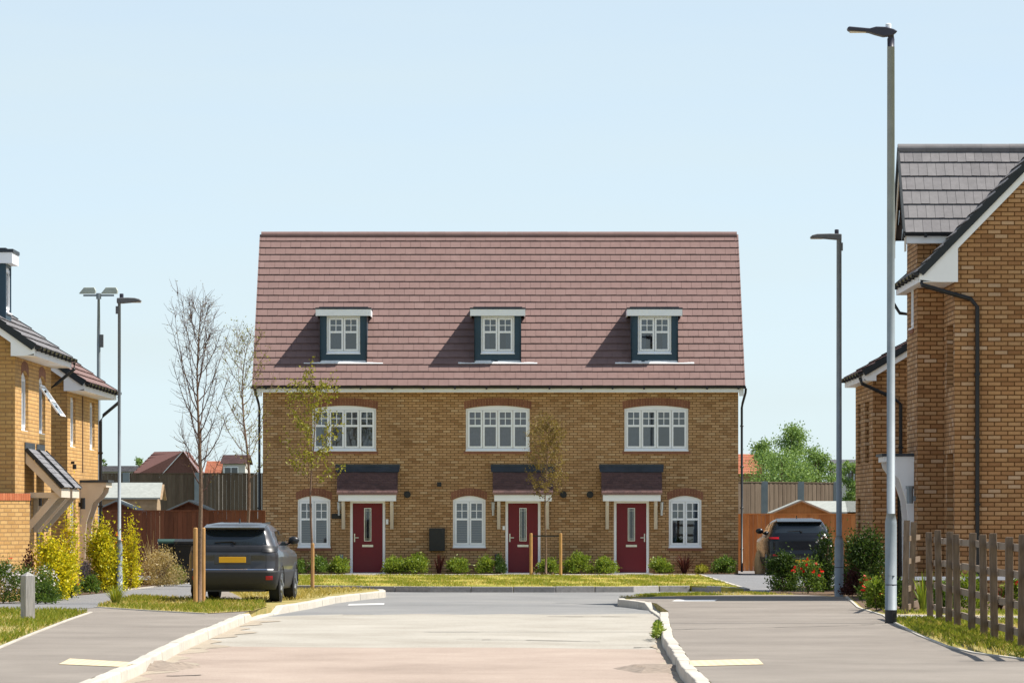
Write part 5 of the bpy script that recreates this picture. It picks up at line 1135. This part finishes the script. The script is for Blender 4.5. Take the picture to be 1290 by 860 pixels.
# ================================================================ CARS
def interp(tab, z):
    if z <= tab[0][0]: return tab[0][1]
    for (a, b), (c, d) in zip(tab, tab[1:]):
        if z <= c: t = (z-a)/(c-a); t = t*t*(3-2*t)*.5+t*.5; return b+(d-b)*t
    return tab[-1][1]
def car(name, label, loc, rz, paint, wt, rt, ft, wheelbase, tr, D):
    t = thing(name, label, 'car', loc, 'parked cars', rz)
    def dims(z): return interp(wt, z), interp(rt, z), interp(ft, z)
    def ring(z, off=0., N=7):
        w, r, f = dims(z); w += off; r -= off; f += off; ra = min(.27, w*.8, (f-r)*.45); rb = min(.5, w*.8, (f-r)*.45); out = []
        for cx, cy, a0, rad in ((-w+ra, r+ra, math.pi, ra), (w-ra, r+ra, 1.5*math.pi, ra), (w-rb, f-rb, 0, rb), (-w+rb, f-rb, .5*math.pi, rb)):
            for i in range(N): a = a0+.5*math.pi*i/(N-1); out.append(Vector((cx+rad*math.cos(a), cy+rad*math.sin(a), z)))
        return out
    def shell(zs, off=0., mi=0, cap=True):
        mb = MB(); R_ = [ring(z, off) for z in zs]; n_ = len(R_[0]); vs = [v for r in R_ for v in r]
        fs = [(i*n_+j, i*n_+(j+1) % n_, (i+1)*n_+(j+1) % n_, (i+1)*n_+j) for i in range(len(zs)-1) for j in range(n_)]
        if cap: fs += [tuple(range((len(zs)-1)*n_, len(zs)*n_)), tuple(reversed(range(n_)))]
        return mb.raw(vs, fs)
    zt = wt[-1][0]; z0 = wt[0][0]; zs = [z0+(zt-z0)*i/44 for i in range(45)]
    body = shell(zs).obj('body', paint, t, False, smooth=True)
    shell([z0-.02+i*(D['clad']-z0+.02)/8 for i in range(9)], .012).obj('lower_cladding', 'cladding', t, False, smooth=True)
    def ry(x, z, off):
        w, r, f = dims(z); ra = min(.27, w*.8); e = abs(x)-(w-ra)
        return r-off+(ra-math.sqrt(max(0, ra*ra-e*e)) if e > 0 else 0)
    def rear(x0, x1, za, zb, off, x0b=None, x1b=None, nx=14, nz=6):
        mb = MB(); x0b = x0 if x0b is None else x0b; x1b = x1 if x1b is None else x1b; vs = []
        for i in range(nz+1):
            q = i/nz; z = za+(zb-za)*q; a = x0+(x0b-x0)*q; b = x1+(x1b-x1)*q
            for j in range(nx+1): x = a+(b-a)*j/nx; vs.append((x, ry(x, z, off), z))
        fs = [(i*(nx+1)+j, i*(nx+1)+j+1, (i+1)*(nx+1)+j+1, (i+1)*(nx+1)+j) for i in range(nz) for j in range(nx)]
        return mb.raw(vs, fs)
    def side(s, y0, y1, za, zb, off, y0b=None, y1b=None, nz=5):
        mb = MB(); y0b = y0 if y0b is None else y0b; y1b = y1 if y1b is None else y1b; vs = []
        for i in range(nz+1):
            q = i/nz; z = za+(zb-za)*q; w = dims(z)[0]+off; a = y0+(y0b-y0)*q; b = y1+(y1b-y1)*q
            vs += [(s*w, a, z), (s*w, b, z)]
        return mb.raw(vs, [(2*i, 2*i+1, 2*i+3, 2*i+2) for i in range(nz)])
    g = D['win']; rear(-g[0], g[0], g[2], g[3], .006, -g[1], g[1]).obj('rear_window', 'carglass', t, False, smooth=True)
    if D.get('band'): b = D['band']; rear(-b[0], b[0], b[1], b[2], .012).obj('light_bar', 'black', t, False, smooth=True)
    for s in (-1, 1):
        l = D['lamp']; a, b = (l[0], l[1]) if s > 0 else (-l[1], -l[0]); lm = rear(a, b, l[2], l[3], .02, nx=8).obj('tail_light', 'redlens' if D.get('redlamp') else 'black', t, False, smooth=True)
        if not D.get('redlamp'): rear(a+.02 if s > 0 else a+.01, b-.02, l[2]+.015, l[3]-.03, .025, nx=6).obj('lens', 'redlens', lm, False) if False else None
        rr = D['refl']; a, b = (rr[0], rr[1]) if s > 0 else (-rr[1], -rr[0]); rear(a, b, rr[2], rr[3], .024, nx=5).obj('reflector', 'redlens', t, False)
        side(s, 1.0, 2.95, D['belt']+.03, zt-.17, .006, 1.28, 2.3).obj('side_window', 'carglass', t, False, smooth=True)
        mb = MB(); mb.bar((s*(dims(1.2)[0]+.01), 1.85, D['belt']+.03), (s*(dims(zt-.17)[0]+.01), 1.9, zt-.17), .07, .012, Vector((1, 0, 0))); mb.obj('pillar', 'black', t, False)
        xm = s*(dims(D['belt'])[0]); mb = MB(); c = Vector((xm+s*.09, 2.72, D['belt']+.12)); vs = []
        for i in range(7):
            for j in range(10): a = math.pi*(i+.001)/6.002; p = 2*math.pi*j/10; vs.append(c+Vector((.115*math.sin(a)*math.cos(p), .07*math.cos(a), .085*math.sin(a)*math.sin(p))))
        mb.raw(vs, [(i*10+j, i*10+(j+1) % 10, (i+1)*10+(j+1) % 10, (i+1)*10+j) for i in range(6) for j in range(10)]); mb.bar((xm-s*.02, 2.74, D['belt']+.06), c, .05, .04); mb.obj('wing_mirror', 'black' if D.get('band') else paint, t, False, smooth=True)
        side(s, 1.55, 1.56, .55, D['belt'], .003).obj('door_gap', 'black', t, False); side(s, 2.6, 2.61, .5, D['belt'], .003).obj('door_gap', 'black', t, False)
        mb = MB(); mb.bar((s*(dims(zt-.02)[0]*.92), 1.1, zt-.03), (s*(dims(zt-.02)[0]*.92), 2.4, zt-.01), .03, .035); mb.obj('roof_rail', 'black', t, False)
        for y in (D['axle'], D['axle']+wheelbase):
            wx = s*(dims(.45)[0]+.012); mb = MB(); n_ = 20; vs = []
            for i in range(n_+1): a = math.pi*i/n_; vs += [(wx, y+(tr+.03)*math.cos(a), tr+(tr+.03)*math.sin(a)), (wx+s*.03, y+(tr+.04)*math.cos(a), tr+(tr+.04)*math.sin(a)), (wx+s*.012, y+(tr+.105)*math.cos(a), tr+(tr+.105)*math.sin(a))]
            mb.raw(vs, [(3*i+q, 3*i+q+1, 3*i+q+4, 3*i+q+3) for i in range(n_) for q in (0, 1)]); mb.poly([(wx-s*.004, y+(tr+.035)*math.cos(2*math.pi*i/24), tr+(tr+.035)*math.sin(2*math.pi*i/24)) for i in range(24)]); mb.obj('wheel_arch', 'cladding', t, False)
            xo = wx+s*.012; xi = xo-s*.225; mb = MB(); mb.tube([(xi, y, tr), (xi+s*.02, y, tr), (xi+s*.1, y, tr), (xo-s*.02, y, tr), (xo, y, tr)], [tr-.03, tr-.004, tr, tr-.004, tr-.03], 28); w = mb.obj('wheel', 'tyre', t, False, smooth=False)
            mb = MB(); mb.tube([(xo-s*.01, y, tr), (xo+s*.004, y, tr)], tr*.68, 24)
            for q in range(5): a = 2*math.pi*q/5; mb.bar((xo+s*.01, y, tr), (xo+s*.01, y+tr*.66*math.cos(a), tr+tr*.66*math.sin(a)), .07, .02, Vector((1, 0, 0)))
            mb.obj('rim', 'rim', w, False)
    p = D['plate']; yy = dims((p[0]+p[1])/2)[1]-.02
    if D.get('band'):
        mb = MB(); mb.box(-.36, .36, yy-.0, yy+.03, p[0]-.03, p[1]+.05); mb.obj('plate_recess', 'carpaint', t, False, bevel=.01)
    mb = MB(); mb.box(-.265, .265, yy-.016, yy-.003, p[0], p[1]); mb.obj('number_plate', 'plate', t, False, bevel=.004)
    sp = D['spoil']; mb = MB(); vs = []
    for j in range(13):
        x = -sp[0]+2*sp[0]*j/12; e = 1-(abs(x)/sp[0])**4*.15; y = ry(x*.9, sp[1], 0); vs += [(x, y-.17*e, sp[1]-.01), (x, y-.18*e, sp[1]+.02), (x, y+.35, sp[1]+.085-.02*(1-e)), (x, y+.2, sp[1]-.02)]
    mb.raw(vs, [(4*j+q, 4*j+4+q, 4*j+4+(q+1) % 4, 4*j+(q+1) % 4) for j in range(12) for q in range(4)]+[(0, 1, 2, 3), (51, 50, 49, 48)]); mb.obj('spoiler', paint, t, False, smooth=False)
    mb = MB(); zb = g[2]+.03; mb.tube([(.05, ry(.05, zb, .03), zb), (-.02, ry(0, zb+.03, .02), zb+.03), (-.36, ry(-.36, zb+.02, .02), zb+.015)], [.025, .012, .008], 6); mb.obj('wiper', 'black', t, False)
    mb = MB(); yb = dims(.3)[1]; mb.box(-.62, .62, yb+.05, yb+3.2, z0-.06, z0+.02); mb.obj('underbody', 'black', t, False)
    mb = MB(); mb.tube([(.42, yb+.02, z0+.015), (.42, yb+.3, z0+.015)], .035, 12); mb.obj('exhaust', 'metal', t, False)
    if D.get('trim'): rear(-D['trim'][0], D['trim'][0], D['trim'][1], D['trim'][1]+.022, .02, nz=1).obj('chrome_trim', 'chrome', t, False)
    mb = MB(); ya = (interp(rt, zt-.005)+.25); mb.prism([(-.012, ya, zt-.02), (-.012, ya+.16, zt-.02), (-.012, ya+.05, zt+.07), (-.012, ya, zt+.08)], (.024, 0, 0)); mb.obj('antenna', paint, t, False)
    # boot shut lines
    sm = MB()
    for s in (-1, 1):
        q = rear(s*.66-.004, s*.66+.004, D['clad']+.04, g[2]-.12, .002, nx=1); sm.raw(q.v, q.f)
    sm.obj('boot_gap', 'black', t, False)
    return t
wt1 = [(.27, .80), (.36, .84), (.5, .865), (.7, .885), (.9, .885), (1.0, .865), (1.08, .83), (1.2, .765), (1.38, .69), (1.48, .63), (1.53, .56), (1.56, .40)]
rt1 = [(.27, .16), (.36, .05), (.5, .0), (.62, -.01), (.66, .03), (.8, .06), (.95, .05), (1.04, .09), (1.12, .16), (1.4, .36), (1.48, .46), (1.53, .62), (1.56, 1.05)]
ft1 = [(.27, 4.1), (.4, 4.24), (.7, 4.26), (.9, 4.18), (.98, 3.9), (1.03, 3.25), (1.12, 3.02), (1.45, 2.3), (1.53, 1.9), (1.56, 1.6)]
cb = Vector(((293.5-CX)/64.2, 100.2, 0))
car('parked_car', 'dark grey parked car with yellow number plate beside the staked bare tree', cb, R(-3.6), 'carpaint', wt1, rt1, ft1, 2.6, .34,
    dict(clad=.62, win=(.66, .57, 1.13, 1.43), band=(.86, 1.0, 1.10), lamp=(.58, .86, .985, 1.10), refl=(.66, .79, .44, .52), belt=1.08, plate=(.78, .89), axle=.86, spoil=(.6, 1.445), trim=(.80, .635)))
wt2 = [(.3, .82), (.45, .88), (.7, .92), (.95, .925), (1.05, .90), (1.12, .86), (1.3, .79), (1.5, .71), (1.58, .62), (1.62, .45)]
rt2 = [(.3, .16), (.45, .02), (.6, .0), (.7, .05), (1.0, .07), (1.1, .13), (1.4, .36), (1.52, .5), (1.58, .7), (1.62, 1.1)]
ft2 = [(.3, 4.4), (.5, 4.55), (.8, 4.55), (1.0, 4.4), (1.08, 3.4), (1.18, 3.2), (1.52, 2.4), (1.6, 2.1), (1.62, 1.8)]
s2 = 44.2
car('parked_car', 'navy blue parked car half hidden by shrubs before the orange fence', Vector(((1009-CX)/s2, FPX/s2, 0)), R(2.2), 'carpaint_dark', wt2, rt2, ft2, 2.8, .36,
    dict(clad=.5, win=(.72, .62, 1.2, 1.5), lamp=(.62, .89, 1.03, 1.09), redlamp=True, refl=(.66, .8, .55, .6), belt=1.13, plate=(.36, .46), axle=.95, spoil=(.64, 1.51)))

# ================================================================ LIGHT AND CAMERA
EL = 55.; AZ = 1.2                      # sun from the right, a touch behind the facades
w = bpy.data.worlds.new('World'); scene.world = w; w.use_nodes = True; nt = w.node_tree
sky = nt.nodes.new('ShaderNodeTexSky'); sky.sky_type = 'NISHITA'; sky.sun_disc = False
sky.sun_elevation = R(EL); sky.sun_rotation = R(90-AZ); sky.air_density = .75; sky.dust_density = 4.5; sky.ozone_density = .9; sky.altitude = 3600
bg = nt.nodes['Background']; bg.inputs['Strength'].default_value = .10
tc = nt.nodes.new('ShaderNodeTexCoord'); sx = nt.nodes.new('ShaderNodeSeparateXYZ'); nt.links.new(tc.outputs['Generated'], sx.inputs[0])
rp = nt.nodes.new('ShaderNodeValToRGB'); nt.links.new(sx.outputs[2], rp.inputs[0])                        # pale haze tint painted into the sky, stronger towards the horizon
while len(rp.color_ramp.elements) < 4: rp.color_ramp.elements.new(.5)
for e, (p, c) in zip(rp.color_ramp.elements, ((0, .92), (.05, .82), (.12, .72), (1, .12))): e.position = p; e.color = (c, c, c, 1)
mp = nt.nodes.new('ShaderNodeMapping'); mp.inputs['Scale'].default_value = (7, 7, 55); nt.links.new(tc.outputs['Generated'], mp.inputs[0])
nz = nt.nodes.new('ShaderNodeTexNoise'); nz.inputs['Scale'].default_value = 1.; nz.inputs['Detail'].default_value = 7; nt.links.new(mp.outputs[0], nz.inputs['Vector'])
m1 = nt.nodes.new('ShaderNodeMath'); m1.operation = 'MULTIPLY_ADD'; nt.links.new(nz.outputs[0], m1.inputs[0]); m1.inputs[1].default_value = .5; m1.inputs[2].default_value = .7
m2 = nt.nodes.new('ShaderNodeMath'); m2.operation = 'MULTIPLY'; nt.links.new(rp.outputs[0], m2.inputs[0]); nt.links.new(m1.outputs[0], m2.inputs[1])
mx = nt.nodes.new('ShaderNodeMix'); mx.data_type = 'RGBA'; nt.links.new(m2.outputs[0], mx.inputs[0]); nt.links.new(sky.outputs[0], mx.inputs[6]); mx.inputs[7].default_value = (3.75, 4.35, 4.45, 1)
nt.links.new(mx.outputs[2], bg.inputs[0])
sl = bpy.data.lights.new('sun', 'SUN'); sl.energy = 3.9; sl.angle = R(.53); sl.color = (1., .94, .84)
so = bpy.data.objects.new('sun', sl); COL.objects.link(so)
d = Vector((math.cos(R(EL))*math.cos(R(AZ)), math.cos(R(EL))*math.sin(R(AZ)), math.sin(R(EL))))
so.rotation_euler = d.to_track_quat('Z', 'Y').to_euler(); so.location = d*80
cam = bpy.data.cameras.new('camera'); co = bpy.data.objects.new('camera', cam); COL.objects.link(co); scene.camera = co
co.location = (0, 0, EYE); co.rotation_euler = (R(90), 0, 0); cam.sensor_width = 36; cam.lens = FPX/1290*36; cam.shift_y = (HZ-430)/1290; cam.clip_start = 1; cam.clip_end = 6000
vs = scene.view_settings; vs.view_transform = 'Standard'; vs.look = 'None'; vs.exposure = .98; vs.gamma = 1; vs.use_curve_mapping = False
scene.cycles.max_bounces = 8; scene.cycles.transparent_max_bounces = 16; scene.cycles.use_denoising = True
scene.cycles.sample_clamp_indirect = 4
